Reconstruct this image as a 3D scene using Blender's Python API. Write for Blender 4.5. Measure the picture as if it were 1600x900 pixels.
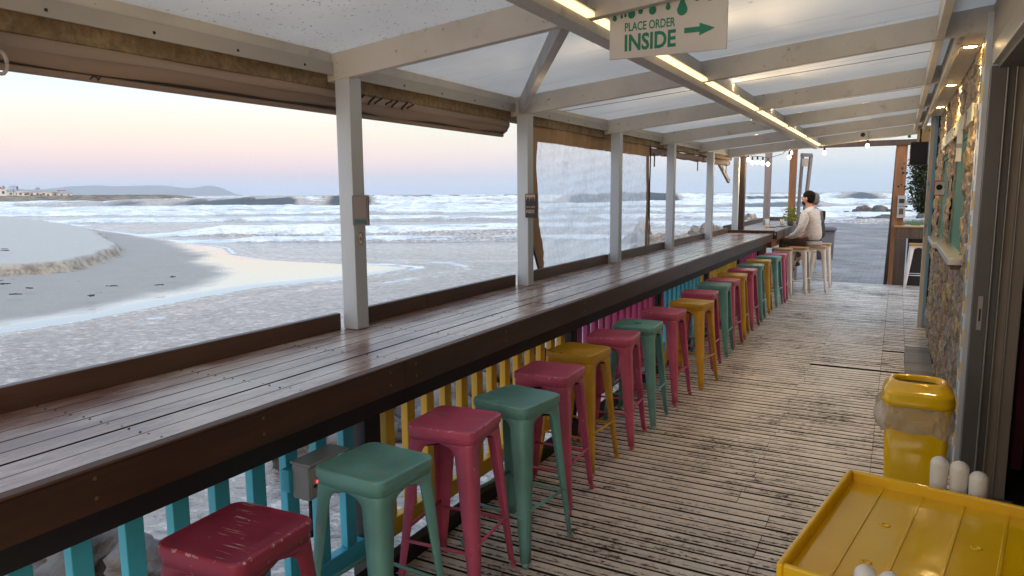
import bpy, bmesh, math, random
import numpy as np
from mathutils import Vector, Matrix
random.seed(7)
rad = math.radians
sc = bpy.context.scene
col = sc.collection
for o in list(bpy.data.objects):
    bpy.data.objects.remove(o, do_unlink=True)

# ------------------------------------------------------------------ camera
EYE = 1.76
F_PX = 1110.0
pitch, yaw, roll = rad(7.63), rad(28.417), rad(0.37)
fw = Vector((-math.sin(yaw)*math.cos(pitch), math.cos(yaw)*math.cos(pitch), -math.sin(pitch)))
rt = Vector((math.cos(yaw), math.sin(yaw), 0))
up = rt.cross(fw)
# roll: the horizon rises slightly towards the right of the picture
rt2 = rt*math.cos(roll) - up*math.sin(roll)
up2 = up*math.cos(roll) + rt*math.sin(roll)
cam_data = bpy.data.cameras.new('camera')
cam = bpy.data.objects.new('camera', cam_data); col.objects.link(cam)
m = Matrix((rt2, up2, -fw)).transposed().to_4x4()
m.translation = (0, 0, EYE)
cam.matrix_world = m
cam_data.sensor_width = 36; cam_data.lens = F_PX/1600*36
cam_data.clip_start = 0.05; cam_data.clip_end = 20000
sc.camera = cam

# ------------------------------------------------------------------ world (dusk sky), sun, exposure
SUN_EL, SUN_AZ = 3.0, 118.0      # the sun is about gone, behind the building
world = bpy.data.worlds.new('World'); sc.world = world
world.use_nodes = True
nt = world.node_tree; nt.nodes.clear()
w_out = nt.nodes.new('ShaderNodeOutputWorld'); w_bg = nt.nodes.new('ShaderNodeBackground')
w_bg.inputs['Strength'].default_value = 0.10
nsky = nt.nodes.new('ShaderNodeTexSky'); nsky.sky_type = 'NISHITA'; nsky.sun_disc = False
nsky.sun_elevation = rad(SUN_EL); nsky.sun_rotation = rad(SUN_AZ)
tc = nt.nodes.new('ShaderNodeTexCoord'); sep = nt.nodes.new('ShaderNodeSeparateXYZ')
nt.links.new(tc.outputs['Generated'], sep.inputs[0])
asn = nt.nodes.new('ShaderNodeMath'); asn.operation = 'ARCSINE'; nt.links.new(sep.outputs['Z'], asn.inputs[0])
mr = nt.nodes.new('ShaderNodeMapRange'); mr.inputs['From Min'].default_value = rad(-2); mr.inputs['From Max'].default_value = rad(38)
nt.links.new(asn.outputs[0], mr.inputs['Value'])
def s2l(c):
    return tuple((v/12.92 if v <= .04045 else ((v+.055)/1.055)**2.4) for v in c)
def ramp(stops):
    r = nt.nodes.new('ShaderNodeValToRGB'); e = r.color_ramp.elements
    while len(e) > 1: e.remove(e[0])
    for i, (deg, c) in enumerate(stops):
        p = (deg+2)/40
        el = e[0] if i == 0 else e.new(p)
        el.position = p
        l = s2l([v/255 for v in c]); el.color = (l[0], l[1], l[2], 1)
    nt.links.new(mr.outputs[0], r.inputs[0])
    return r
# belt of Venus over the sea (west-facing dusk sky), and the greyer sky up the coast
rA = ramp([(-2, (186, 199, 226)), (0.3, (190, 203, 230)), (0.9, (207, 208, 226)), (1.8, (231, 212, 219)), (3.0, (243, 219, 214)),
           (4.4, (243, 230, 214)), (6.0, (240, 239, 228)), (7.8, (226, 239, 247)), (12, (212, 230, 245)), (24, (186, 213, 240)), (38, (180, 208, 238))])
rB = ramp([(-2, (186, 203, 224)), (0.3, (190, 207, 226)), (1.2, (198, 214, 228)), (2.4, (214, 221, 226)), (3.6, (226, 228, 220)),
           (5, (218, 230, 222)), (6.5, (208, 228, 230)), (9, (200, 223, 236)), (14, (196, 219, 238)), (24, (186, 213, 240)), (38, (180, 208, 238))])
# afterglow on the land side, where the sun has just set
rC = ramp([(-2, (236, 200, 160)), (1, (255, 214, 160)), (6, (255, 226, 184)), (14, (252, 232, 208)), (38, (226, 226, 228))])
azm = nt.nodes.new('ShaderNodeMapRange'); azm.inputs['From Min'].default_value = -0.72; azm.inputs['From Max'].default_value = -0.15
nt.links.new(sep.outputs['X'], azm.inputs['Value'])
mixc = nt.nodes.new('ShaderNodeMix'); mixc.data_type = 'RGBA'
nt.links.new(azm.outputs[0], mixc.inputs[0]); nt.links.new(rA.outputs[0], mixc.inputs[6]); nt.links.new(rB.outputs[0], mixc.inputs[7])
azs = nt.nodes.new('ShaderNodeVectorMath'); azs.operation = 'DOT_PRODUCT'; azs.inputs[1].default_value = (.75, -.66, 0)
nt.links.new(tc.outputs['Generated'], azs.inputs[0])
azl = nt.nodes.new('ShaderNodeMapRange'); azl.inputs['From Min'].default_value = -.1; azl.inputs['From Max'].default_value = .8
nt.links.new(azs.outputs['Value'], azl.inputs['Value'])
glow = nt.nodes.new('ShaderNodeMix'); glow.data_type = 'RGBA'
glb = nt.nodes.new('ShaderNodeVectorMath'); glb.operation = 'SCALE'; glb.inputs['Scale'].default_value = 1.65
nt.links.new(rC.outputs[0], glb.inputs[0])
nt.links.new(azl.outputs[0], glow.inputs[0]); nt.links.new(mixc.outputs[2], glow.inputs[6]); nt.links.new(glb.outputs[0], glow.inputs[7])
# faint streaks of high cloud so the gradient is not perfectly even
cn = nt.nodes.new('ShaderNodeTexNoise'); cn.inputs['Scale'].default_value = 2.2; cn.inputs['Detail'].default_value = 4
cm = nt.nodes.new('ShaderNodeMapping'); cm.inputs['Scale'].default_value = (1, 1, 9)
nt.links.new(tc.outputs['Generated'], cm.inputs[0]); nt.links.new(cm.outputs[0], cn.inputs['Vector'])
cr = nt.nodes.new('ShaderNodeMapRange'); cr.inputs['To Min'].default_value = 11.0; cr.inputs['To Max'].default_value = 11.9
nt.links.new(cn.outputs[0], cr.inputs['Value'])
sc1 = nt.nodes.new('ShaderNodeVectorMath'); sc1.operation = 'SCALE'
nt.links.new(glow.outputs[2], sc1.inputs[0]); nt.links.new(cr.outputs[0], sc1.inputs['Scale'])
sc2 = nt.nodes.new('ShaderNodeVectorMath'); sc2.operation = 'SCALE'; sc2.inputs['Scale'].default_value = 0.12
nt.links.new(nsky.outputs[0], sc2.inputs[0])
add = nt.nodes.new('ShaderNodeVectorMath'); add.operation = 'ADD'
# the unseen sky overhead is brightened to light the foam and the interior
ebr = nt.nodes.new('ShaderNodeMapRange'); ebr.inputs['From Min'].default_value = rad(10); ebr.inputs['From Max'].default_value = rad(35); ebr.inputs['To Min'].default_value = 1.0; ebr.inputs['To Max'].default_value = 1.38
nt.links.new(asn.outputs[0], ebr.inputs['Value'])
sc3 = nt.nodes.new('ShaderNodeVectorMath'); sc3.operation = 'SCALE'; nt.links.new(sc1.outputs[0], sc3.inputs[0]); nt.links.new(ebr.outputs[0], sc3.inputs['Scale'])
nt.links.new(sc3.outputs[0], add.inputs[0]); nt.links.new(sc2.outputs[0], add.inputs[1])
nt.links.new(add.outputs[0], w_bg.inputs['Color']); nt.links.new(w_bg.outputs[0], w_out.inputs[0])

sun_d = bpy.data.lights.new('sun', 'SUN'); sun_d.energy = 0.12; sun_d.angle = rad(20); sun_d.color = (1, .86, .74)
sun = bpy.data.objects.new('sun', sun_d); col.objects.link(sun)
sa = rad(SUN_AZ)
sdir = Vector((math.sin(sa)*math.cos(rad(12)), math.cos(sa)*math.cos(rad(12)), math.sin(rad(12))))
sun.rotation_euler = sdir.to_track_quat('Z', 'Y').to_euler()
sc.view_settings.view_transform = 'Standard'; sc.view_settings.look = 'None'
sc.view_settings.exposure = 0.1; sc.view_settings.gamma = 1.0
sc.view_settings.use_curve_mapping = False
sc.cycles.use_denoising = True
sc.cycles.max_bounces = 8; sc.cycles.transparent_max_bounces = 12
sc.cycles.sample_clamp_indirect = 6

# ------------------------------------------------------------------ materials
MATS = {}
class NB:
    def __init__(s, name):
        s.m = bpy.data.materials.new(name); s.m.use_nodes = True
        s.t = s.m.node_tree; s.t.nodes.clear()
        s.out = s.n('ShaderNodeOutputMaterial'); s.b = s.n('ShaderNodeBsdfPrincipled')
        s.t.links.new(s.b.outputs[0], s.out.inputs[0])
        MATS[name] = s.m
    def n(s, t, **k):
        x = s.t.nodes.new(t)
        for a, v in k.items(): setattr(x, a, v)
        return x
    def l(s, a, b): s.t.links.new(a, b)
    def coords(s, scale=(1, 1, 1), rand=True, kind='Object', rot=(0, 0, 0)):
        c = s.n('ShaderNodeTexCoord'); mp = s.n('ShaderNodeMapping'); mp.inputs['Scale'].default_value = scale
        mp.inputs['Rotation'].default_value = rot
        s.l(c.outputs[kind], mp.inputs[0])
        if not rand: return mp.outputs[0]
        oi = s.n('ShaderNodeObjectInfo'); mu = s.n('ShaderNodeMath', operation='MULTIPLY'); mu.inputs[1].default_value = 37.0
        s.l(oi.outputs['Random'], mu.inputs[0])
        ad = s.n('ShaderNodeVectorMath', operation='ADD'); s.l(mp.outputs[0], ad.inputs[0]); s.l(mu.outputs[0], ad.inputs[1])
        return ad.outputs[0]
    def noise(s, vec, scale, detail=4, rough=.55, dist=0):
        x = s.n('ShaderNodeTexNoise'); x.inputs['Scale'].default_value = scale; x.inputs['Detail'].default_value = detail
        x.inputs['Roughness'].default_value = rough; x.inputs['Distortion'].default_value = dist
        s.l(vec, x.inputs['Vector']); return x.outputs[0]
    def step(s, v, a, b, lo=0., hi=1.):
        x = s.n('ShaderNodeMapRange', interpolation_type='SMOOTHSTEP')
        for k, q in (('From Min', a), ('From Max', b), ('To Min', lo), ('To Max', hi)): x.inputs[k].default_value = q
        s.l(v, x.inputs['Value']); return x.outputs[0]
    def mix(s, f, a, b):
        x = s.n('ShaderNodeMix', data_type='RGBA')
        for i, q in ((0, f), (6, a), (7, b)):
            if hasattr(q, 'is_output'): s.l(q, x.inputs[i])
            elif i == 0: x.inputs[0].default_value = q
            else: x.inputs[i].default_value = (q[0], q[1], q[2], 1)
        return x.outputs[2]
    def math(s, op, a, b=None):
        x = s.n('ShaderNodeMath', operation=op)
        for i, q in ((0, a), (1, b)):
            if q is None: continue
            if hasattr(q, 'is_output'): s.l(q, x.inputs[i])
            else: x.inputs[i].default_value = q
        return x.outputs[0]
    def bump(s, h, strength=.3, dist=.01):
        x = s.n('ShaderNodeBump'); x.inputs['Strength'].default_value = strength; x.inputs['Distance'].default_value = dist
        s.l(h, x.inputs['Height']); s.l(x.outputs[0], s.b.inputs['Normal']); return x
    def set(s, **k):
        names = dict(color='Base Color', rough='Roughness', metal='Metallic', spec='Specular IOR Level', alpha='Alpha', trans='Transmission Weight', coat='Coat Weight')
        for a, v in k.items():
            i = s.b.inputs[names[a]]
            if hasattr(v, 'is_output'): s.l(v, i)
            elif a == 'color': i.default_value = (v[0], v[1], v[2], 1)
            else: i.default_value = v
        return s

def painted(name, c, chip=(.25, .22, .18), chipt=.70, rough=.45, var=.18, scale=4, stretch=(1, 1, 1), chipscale=26, bump=.15, dirt=None, dirtt=.55, stool=0):
    s = NB(name); v = s.coords(stretch)
    n1 = s.noise(v, scale, 5)
    c0 = s.mix(s.step(n1, .3, .7), tuple(x*(1-var) for x in c), tuple(min(1, x*(1+var)) for x in c))
    if dirt:
        c0 = s.mix(s.step(s.noise(v, scale*2.3, 6, .65), dirtt, dirtt+.2, 0, .8), c0, dirt)
    n2 = s.noise(v, chipscale, 6, .6)
    msk = s.step(n2, chipt, chipt+.03)
    if stool:
        # scratched seat, paint knocked off along the seat edge and near the feet
        raw = s.coords((1, 1, 1), rand=False); xyz = s.n('ShaderNodeSeparateXYZ'); s.l(raw, xyz.inputs[0])
        sv = s.coords((5, 150, 1)); cl = s.coords((9, 9, 1))
        top = s.step(xyz.outputs['Z'], .752, .756)
        scr = s.math('MULTIPLY', s.math('MULTIPLY', s.step(s.noise(sv, 1.0, 3, .6), .615, .64), s.step(s.noise(cl, 1.0, 3), .56-.06*stool, .64-.06*stool)), top)
        mx_ = s.math('MAXIMUM', s.math('ABSOLUTE', xyz.outputs['X']), s.math('ABSOLUTE', xyz.outputs['Y']))
        ed = s.math('MULTIPLY', s.step(mx_, .150, .162), s.step(xyz.outputs['Z'], .745, .755))
        edge_ = s.step(s.math('ADD', s.noise(v, 45, 5, .7), s.math('MULTIPLY', ed, .14)), .70, .73)
        ft_ = s.step(s.math('ADD', s.noise(s.coords((1, 1, .3)), 40, 5, .7), s.step(xyz.outputs['Z'], .02, .22, .13, 0)), .70, .73)
        msk = s.math('MAXIMUM', msk, s.math('MAXIMUM', scr, s.math('MAXIMUM', s.math('MULTIPLY', edge_, ed), ft_)))
    s.set(color=s.mix(msk, c0, chip), rough=s.step(n1, .2, .8, rough*.8, min(1, rough*1.25)))
    s.bump(s.math('SUBTRACT', s.noise(v, chipscale*2, 4), msk), bump, .002)
    return s.m
def plain(name, c, rough=.5, metal=0., spec=.5):
    s = NB(name); v = s.coords()
    n1 = s.noise(v, 6, 4)
    s.set(color=s.mix(n1, tuple(x*.85 for x in c), tuple(min(1, x*1.12) for x in c)), rough=rough, metal=metal, spec=spec)
    return s.m
def emis(name, c, st, base=(.8, .8, .8)):
    s = NB(name); s.set(color=base, rough=.4)
    s.b.inputs['Emission Color'].default_value = (*c, 1); s.b.inputs['Emission Strength'].default_value = st
    return s.m
def wood(name, c1, c2, axis='Y', rough=.5, gscale=6, bump=.3, coat=0, wear=None):
    s = NB(name); st = {'X': (.08, 1, 1), 'Y': (1, .08, 1), 'Z': (1, 1, .08)}[axis]
    v = s.coords(st)
    n1 = s.noise(v, gscale*4, 6, .6, .6)
    n2 = s.noise(v, gscale*.7, 3)
    c = s.mix(s.step(n1, .25, .75), c1, c2)
    c = s.mix(s.step(n2, .3, .75, 0, .5), c, tuple(x*.55 for x in c1))
    if wear:
      c = s.mix(s.step(s.noise(s.coords((1, .35, 1) if axis == 'Y' else (1, 1, 1)), 3.2, 6, .65), .40, .62, 0, .8), c, wear)
    if wear:   # board sides are darkened in the colour so the gaps look shaded
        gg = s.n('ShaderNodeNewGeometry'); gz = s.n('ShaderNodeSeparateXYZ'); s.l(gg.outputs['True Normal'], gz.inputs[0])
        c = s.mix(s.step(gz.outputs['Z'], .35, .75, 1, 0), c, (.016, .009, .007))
    s.set(color=c, rough=s.step(n2, .2, .8, rough*.8, min(1, rough*1.2)), coat=coat)
    s.bump(n1, bump, .002)
    return s.m

WHITE = painted('white_paint', (.53, .51, .475), (.30, .26, .20), .66, .5, .09, 3, (1, 1, 1), 22, .2, dirt=(.36, .32, .27), dirtt=.57)
WHITE_POST = painted('white_post_paint', (.50, .545, .585), (.30, .27, .22), .70, .45, .05, 3, (1, 1, .35), 22, .25, dirt=(.45, .43, .40), dirtt=.62)
BLUEP = painted('light_blue_paint', (.06, .46, .62), (.03, .10, .12), .70, .5, .12)
YELP = painted('yellow_rail_paint', (.74, .46, .03), (.2, .12, .03), .70, .5, .12)
PINKP = painted('pink_rail_paint', (.52, .05, .24), (.15, .03, .08), .72, .5, .12)
MAROON = painted('maroon_stool_paint', (.27, .030, .064), (.55, .42, .40), .67, .40, .15, 5, chipscale=30, stool=1.15)
PINK = painted('pink_stool_paint', (.56, .095, .185), (.55, .42, .42), .67, .40, .15, 5, chipscale=30, stool=1)
TEAL = painted('teal_stool_paint', (.15, .37, .34), (.40, .30, .22), .67, .40, .15, 5, chipscale=30, stool=.8)
YELL = painted('mustard_stool_paint', (.62, .34, .018), (.26, .14, .05), .67, .40, .15, 5, chipscale=30, stool=.8)
CREAM = painted('cream_stool_paint', (.62, .58, .53), (.3, .27, .25), .74, .4, .05, 5)
DARKWIRE = plain('dark_steel', (.03, .03, .03), .5, .6)
RUBBER = plain('rubber', (.03, .03, .03), .8)
BARWOOD = wood('varnished_bar_planks', (.17, .066, .038), (.31, .15, .10), 'Y', .27, 6, .25, .06, wear=(.52, .39, .31))
BOARD = wood('dark_front_board', (.036, .016, .009), (.066, .029, .016), 'Y', .5, 5, .25)
BLACKW = plain('black_stained_timber', (.014, .014, .017), .6)
BROWNW = wood('brown_timber', (.20, .085, .038), (.36, .17, .08), 'Z', .6, 6, .4)
DARKBROWN = wood('dark_brown_timber', (.055, .036, .028), (.11, .075, .06), 'Z', .6, 6, .3)
GREYPOST = wood('grey_violet_timber', (.20, .17, .18), (.30, .26, .27), 'Z', .6, 6, .3)
OLDWOOD = wood('old_eaves_timber', (.16, .11, .065), (.32, .24, .14), 'X', .75, 9, .5)
SEATWOOD = wood('stool_seat_wood', (.34, .17, .06), (.50, .28, .11), 'Y', .4, 8, .2)
CANVAS = painted('brown_blind_canvas', (.27, .20, .165), (.17, .13, .10), .80, .8, .12, 2, (1, .3, 1), 18, .5)
CANVAS2 = painted('tan_blind_canvas', (.38, .245, .14), (.25, .16, .09), .80, .8, .12, 2, (1, 1, .5), 14, .5)
BLACKP = plain('black_plastic', (.018, .018, .02), .45)
GREYBOX = plain('grey_plastic_box', (.34, .36, .38), .5)
YPLAST = NB('yellow_plastic'); _v = YPLAST.coords()
YPLAST.set(color=YPLAST.mix(YPLAST.step(YPLAST.noise(_v, 5, 6), .35, .75), (.93, .55, .003), (.86, .48, .004)), rough=YPLAST.step(YPLAST.noise(_v, 9, 6), .3, .7, .07, .18)); YPLAST.bump(YPLAST.noise(_v, 5, 3), .12, .01); YPLAST = YPLAST.m
TUBEM = NB('milky_plastic').set(color=(.80, .77, .72), rough=.35); TUBEM.b.inputs['Subsurface Weight'].default_value = .25; TUBEM.b.inputs['Subsurface Radius'].default_value = (.02, .015, .01); TUBEM = TUBEM.m
ALU = plain('grey_aluminium', (.15, .145, .14), .45, .3)
ALUL = plain('pale_aluminium', (.44, .42, .39), .4, .3)
ALUB = plain('beige_frame', (.30, .25, .20), .45, .1)
STEEL = plain('brushed_steel', (.60, .60, .62), .3, 1.0)
TEALW = painted('teal_window_paint', (.055, .21, .185), (.03, .09, .08), .75, .85, .1)
GREEN = plain('green_print', (.0, .20, .12), .5)
BLACKPR = plain('black_print', (.02, .018, .016), .6)
TANPR = plain('tan_print', (.42, .31, .22), .6)
SIGNW = painted('white_sign_board', (.60, .59, .575), (.35, .3, .25), .74, .4, .04, 3, chipscale=40)
SKIN = NB('skin').set(color=(.50, .27, .19), rough=.55).m
HAIR = plain('dark_hair', (.010, .007, .006), .9, 0, .15)
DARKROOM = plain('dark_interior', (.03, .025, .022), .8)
LEDM = emis('led_strip', (1, .70, .33), 1.9)
LAMPM = emis('downlight_glow', (1, .66, .28), 120.0)
BULBM = emis('bulb_glow', (1, .80, .52), 14.0)

# ------------------------------------------------------------------ mesh helpers
class MB:
    def __init__(s): s.v = []; s.f = []; s.sm = []
    def add(s, vs, fs, smooth=False):
        k = len(s.v); s.v += [tuple(v) for v in vs]; s.f += [tuple(i+k for i in f) for f in fs]; s.sm += [smooth]*len(fs); return s
    def box(s, x0, x1, y0, y1, z0, z1, M=None):
        vs = [Vector((x, y, z)) for z in (z0, z1) for y in (y0, y1) for x in (x0, x1)]
        if M is not None: vs = [M @ v for v in vs]
        return s.add(vs, [(0, 2, 3, 1), (4, 5, 7, 6), (0, 1, 5, 4), (2, 6, 7, 3), (0, 4, 6, 2), (1, 3, 7, 5)])
    def beam(s, p0, p1, w, h, up=(0, 0, 1)):
        p0, p1 = Vector(p0), Vector(p1); d = (p1-p0); L = d.length; d.normalize(); up = Vector(up)
        x = d.cross(up).normalized(); z = x.cross(d)
        M = Matrix((x, d, z)).transposed().to_4x4(); M.translation = p0
        return s.box(-w/2, w/2, 0, L, -h/2, h/2, M)
    def loft(s, loops, cap0=True, cap1=True, smooth=True, closed=True):
        n = len(loops[0]); vs = [p for l in loops for p in l]; fs = []
        for i in range(len(loops)-1):
            for j in range(n if closed else n-1):
                a = i*n+j; b = i*n+(j+1) % n
                fs.append((a, b, b+n, a+n))
        s.add(vs, fs, smooth)
        k = len(s.v)-len(vs)
        if cap0: s.f.append(tuple(k+j for j in reversed(range(n)))); s.sm.append(False)
        if cap1: s.f.append(tuple(k+(len(loops)-1)*n+j for j in range(n))); s.sm.append(False)
        return s
    def tube(s, pts, r, n=8, rs=None):
        pts = [Vector(p) for p in pts]; loops = []
        prev = None
        for i, p in enumerate(pts):
            d = (pts[min(i+1, len(pts)-1)]-pts[max(i-1, 0)]).normalized()
            a = Vector((0, 0, 1)) if abs(d.z) < .9 else Vector((1, 0, 0))
            x = d.cross(a).normalized() if prev is None else (prev-d*prev.dot(d)).normalized()
            prev = x; y = d.cross(x); R = rs[i] if rs else r
            loops.append([p+(x*math.cos(t)+y*math.sin(t))*R for t in [2*math.pi*k/n for k in range(n)]])
        return s.loft(loops)
    def lathe(s, prof, c=(0, 0, 0), n=20):
        c = Vector(c)
        return s.loft([[c+Vector((r*math.cos(2*math.pi*k/n), r*math.sin(2*math.pi*k/n), z)) for k in range(n)] for r, z in prof])
    def build(s, name, mat, parent=None, bevel=0, base=None, auto=True):
        off = Vector(base) if base is not None else (parent['_base'] if (parent is not None and '_base' in parent.keys()) else None)
        off = Vector(off) if off is not None else Vector((0, 0, 0))
        me = bpy.data.meshes.new(name)
        me.from_pydata([(v[0]-off.x, v[1]-off.y, v[2]-off.z) for v in s.v], [], s.f)
        me.polygons.foreach_set('use_smooth', s.sm)
        if mat: me.materials.append(mat)
        me.validate(); me.update()
        bm = bmesh.new(); bm.from_mesh(me); bmesh.ops.recalc_face_normals(bm, faces=bm.faces[:]); bm.to_mesh(me); bm.free()
        o = bpy.data.objects.new(name, me); col.objects.link(o)
        if parent is not None:
            o.parent = parent
            if '_off' in parent.keys(): pass
        else: o.location = off
        if bevel:
            b = o.modifiers.new('bevel', 'BEVEL'); b.width = bevel; b.segments = 2; b.limit_method = 'ANGLE'; b.angle_limit = rad(40)
        return o
BASES = {}
def tag(o, label, cat, group=None, kind=None):
    if label: o['label'] = label
    if cat: o['category'] = cat
    if group: o['group'] = group
    if kind: o['kind'] = kind
    return o
def thing(name, base, label, cat, group=None):
    o = bpy.data.objects.new(name, None); o.empty_display_size = .1; col.objects.link(o); o.location = base
    BASES[o.name] = Vector(base)
    return tag(o, label, cat, group)
def part(mb, name, mat, root, parent=None, bevel=0):
    """mesh given in world coordinates, child of root (or of a part of root)"""
    o = mb.build(name, mat, None, bevel, base=BASES[root.name]); o.location = (0, 0, 0); o.parent = parent or root
    return o
def lone(mb, name, mat, base, label, cat, group=None, bevel=0):
    o = mb.build(name, mat, None, bevel, base=base); return tag(o, label, cat, group)
def merge(a, b):
    """move the mesh of b (same parent frame) into a, keeping its material"""
    off = len(a.data.materials); nf0 = len(a.data.polygons)
    for m_ in b.data.materials: a.data.materials.append(m_)
    bm = bmesh.new(); bm.from_mesh(a.data); n0 = len(bm.faces); bm.from_mesh(b.data); bm.faces.ensure_lookup_table()
    for f in bm.faces[n0:]: f.material_index += off
    bm.to_mesh(a.data); bm.free(); bpy.data.objects.remove(b)
def struct(mb, name, mat, bevel=0):
    o = mb.build(name, mat, None, bevel); o['kind'] = 'structure'; return o
def copy_tree(o, parent=None):
    c = o.copy(); col.objects.link(c)
    if parent is not None: c.parent = parent
    for ch in o.children: copy_tree(ch, c)
    return c
def rrect(h, r, n=5, hy=None):
    hy = hy or h; out = []
    for cx, cy, a0 in ((h-r, hy-r, 0), (-h+r, hy-r, 90), (-h+r, -hy+r, 180), (h-r, -hy+r, 270)):
        for k in range(n+1):
            a = rad(a0+90*k/n); out.append((cx+r*math.cos(a), cy+r*math.sin(a)))
    return out
def text_mesh(s, size, extr=.001, bold=0.0, align='LEFT', sx=1.0):
    cu = bpy.data.curves.new('lettering', 'FONT'); cu.body = s; cu.size = size; cu.extrude = extr; cu.offset = bold; cu.align_x = align
    cu.resolution_u = 3
    ob = bpy.data.objects.new('lettering', cu); col.objects.link(ob)
    dg = bpy.context.evaluated_depsgraph_get()
    me = bpy.data.meshes.new_from_object(ob.evaluated_get(dg))
    bpy.data.objects.remove(ob)
    vs = [(v.co.x*sx, v.co.y, v.co.z) for v in me.vertices]; fs = [tuple(p.vertices) for p in me.polygons]
    return vs, fs
def put(mb, vs, fs, M): mb.add([M @ Vector(v) for v in vs], fs); return mb
def frame(o, x, y, z):
    M = Matrix((Vector(x), Vector(y), Vector(z))).transposed().to_4x4(); M.translation = Vector(o); return M
def flat_poly(mb, pts, M, t=.001):
    n = len(pts); vs = [M @ Vector((p[0], p[1], 0)) for p in pts]+[M @ Vector((p[0], p[1], t)) for p in pts]
    fs = [tuple(reversed(range(n))), tuple(range(n, 2*n))]+[(i, (i+1) % n, (i+1) % n+n, i+n) for i in range(n)]
    return mb.add(vs, fs)

# value noise for terrain / waves
def _hash(ix, iy, seed):
    h = (ix.astype(np.int64)*374761393 + iy.astype(np.int64)*668265263 + seed*1442695041) & 0xffffffff
    h = ((h ^ (h >> 13))*1274126177) & 0xffffffff
    return ((h ^ (h >> 16)) & 0xffff)/65535.0
def vnoise(x, y, seed=0):
    ix = np.floor(x); iy = np.floor(y); fx = x-ix; fy = y-iy
    fx = fx*fx*(3-2*fx); fy = fy*fy*(3-2*fy)
    a = _hash(ix, iy, seed); b = _hash(ix+1, iy, seed); c = _hash(ix, iy+1, seed); d = _hash(ix+1, iy+1, seed)
    return (a*(1-fx)+b*fx)*(1-fy)+(c*(1-fx)+d*fx)*fy
def fbm(x, y, seed=0, oct=4):
    t = 0; a = .5; s = 0
    for k in range(oct):
        t = t+a*vnoise(x*2**k, y*2**k, seed+k*17); s += a; a *= .55
    return t/s
def sstep(a, b, x):
    t = np.clip((x-a)/(b-a), 0, 1); return t*t*(3-2*t)
def sdf(poly, X, Y):
    """signed distance, positive inside"""
    P = np.array(poly, float); inside = np.zeros(X.shape, bool); dmin = np.full(X.shape, 1e18)
    n = len(P)
    for i in range(n):
        x0, y0 = P[i]; x1, y1 = P[(i+1) % n]
        ex, ey = x1-x0, y1-y0; t = np.clip(((X-x0)*ex+(Y-y0)*ey)/(ex*ex+ey*ey+1e-12), 0, 1)
        dmin = np.minimum(dmin, (X-x0-t*ex)**2+(Y-y0-t*ey)**2)
        c = ((y0 > Y) != (y1 > Y)); xi = x0+(Y-y0)/(y1-y0+1e-12)*ex
        inside ^= c & (X < xi)
    return np.where(inside, 1, -1)*np.sqrt(dmin)
def grid_mesh(name, X, Y, Z, mat, attrs=None, smooth=True):
    n, k = X.shape
    me = bpy.data.meshes.new(name)
    V = np.stack([X, Y, Z], -1).reshape(-1, 3).astype(np.float32)
    idx = np.arange(n*k).reshape(n, k)
    Q = np.stack([idx[:-1, :-1], idx[:-1, 1:], idx[1:, 1:], idx[1:, :-1]], -1).reshape(-1, 4).astype(np.int32)
    me.vertices.add(len(V)); me.vertices.foreach_set('co', V.ravel())
    me.loops.add(Q.size); me.loops.foreach_set('vertex_index', Q.ravel())
    me.polygons.add(len(Q)); me.polygons.foreach_set('loop_start', np.arange(0, Q.size, 4, dtype=np.int32))
    me.polygons.foreach_set('use_smooth', np.full(len(Q), smooth))
    for a, v in (attrs or {}).items():
        at = me.attributes.new(a, 'FLOAT', 'POINT'); at.data.foreach_set('value', v.reshape(-1).astype(np.float32))
    me.materials.append(mat); me.update(calc_edges=True)
    o = bpy.data.objects.new(name, me); col.objects.link(o); return o

# ================================================================== SEA, BEACH, LAND
SEA = -2.6
cy_, sy_ = math.cos(yaw), math.sin(yaw)
def polar(a0, a1, na, r0, r1, nr):
    az = np.radians(np.linspace(a0, a1, na)); r = np.exp(np.linspace(math.log(r0), math.log(r1), nr))
    A, R_ = np.meshgrid(az, r, indexing='ij')
    return np.sin(A)*R_, np.cos(A)*R_
SAND = [(-151.1, 46.1), (-148.6, 72.3), (-121.0, 64.4), (-95.8, 56.6), (-76.4, 50.1), (-59.1, 43.7), (-48.5, 40.0), (-42.7, 35.9), (-37.0, 34.1), (-30.4, 34.2), (-27.7, 34.6), (-25.2, 34.1), (-24.8, 31.0), (-25.1, 28.2), (-26.7, 23.7), (-26.7, 20.2), (-26.1, 16.9), (-25.8, 14.3), (-25.8, 12.2), (-25.5, 7.4), (-27, -30), (-160, -30)]
BERM = [(-158.4, 48.3), (-148.6, 72.3), (-118.2, 62.9), (-95.7, 54.8), (-75.0, 45.6), (-54.5, 34.5), (-48.9, 30.8), (-44.1, 26.6), (-41.1, 23.0), (-40.8, 21.1), (-41.4, 19.9), (-44.0, 10.4), (-48, -30), (-165, -30)]
GREY = [(-166.4, 50.8), (-161.9, 78.8), (-109.1, 61.6), (-76.4, 50.1), (-62.6, 44.2), (-50.3, 37.7), (-42.7, 33.6), (-40.6, 31.5), (-35.4, 28.6), (-31.4, 26.1), (-29.6, 23.2), (-28.0, 18.2), (-27.2, 15.1), (-26.7, 12.7), (-26.0, 7.6), (-28, -30), (-170, -30)]
HEAD = [(-306.6, 80), (-349.9, 170.8), (-436.5, 233.3), (-335.9, 213.3), (-394.2, 260.0), (-400.8, 285.2), (-402.8, 329.3), (-509.6, 410.2), (-560, 420), (-620, 380), (-800, 300), (-800, 60)]

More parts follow.
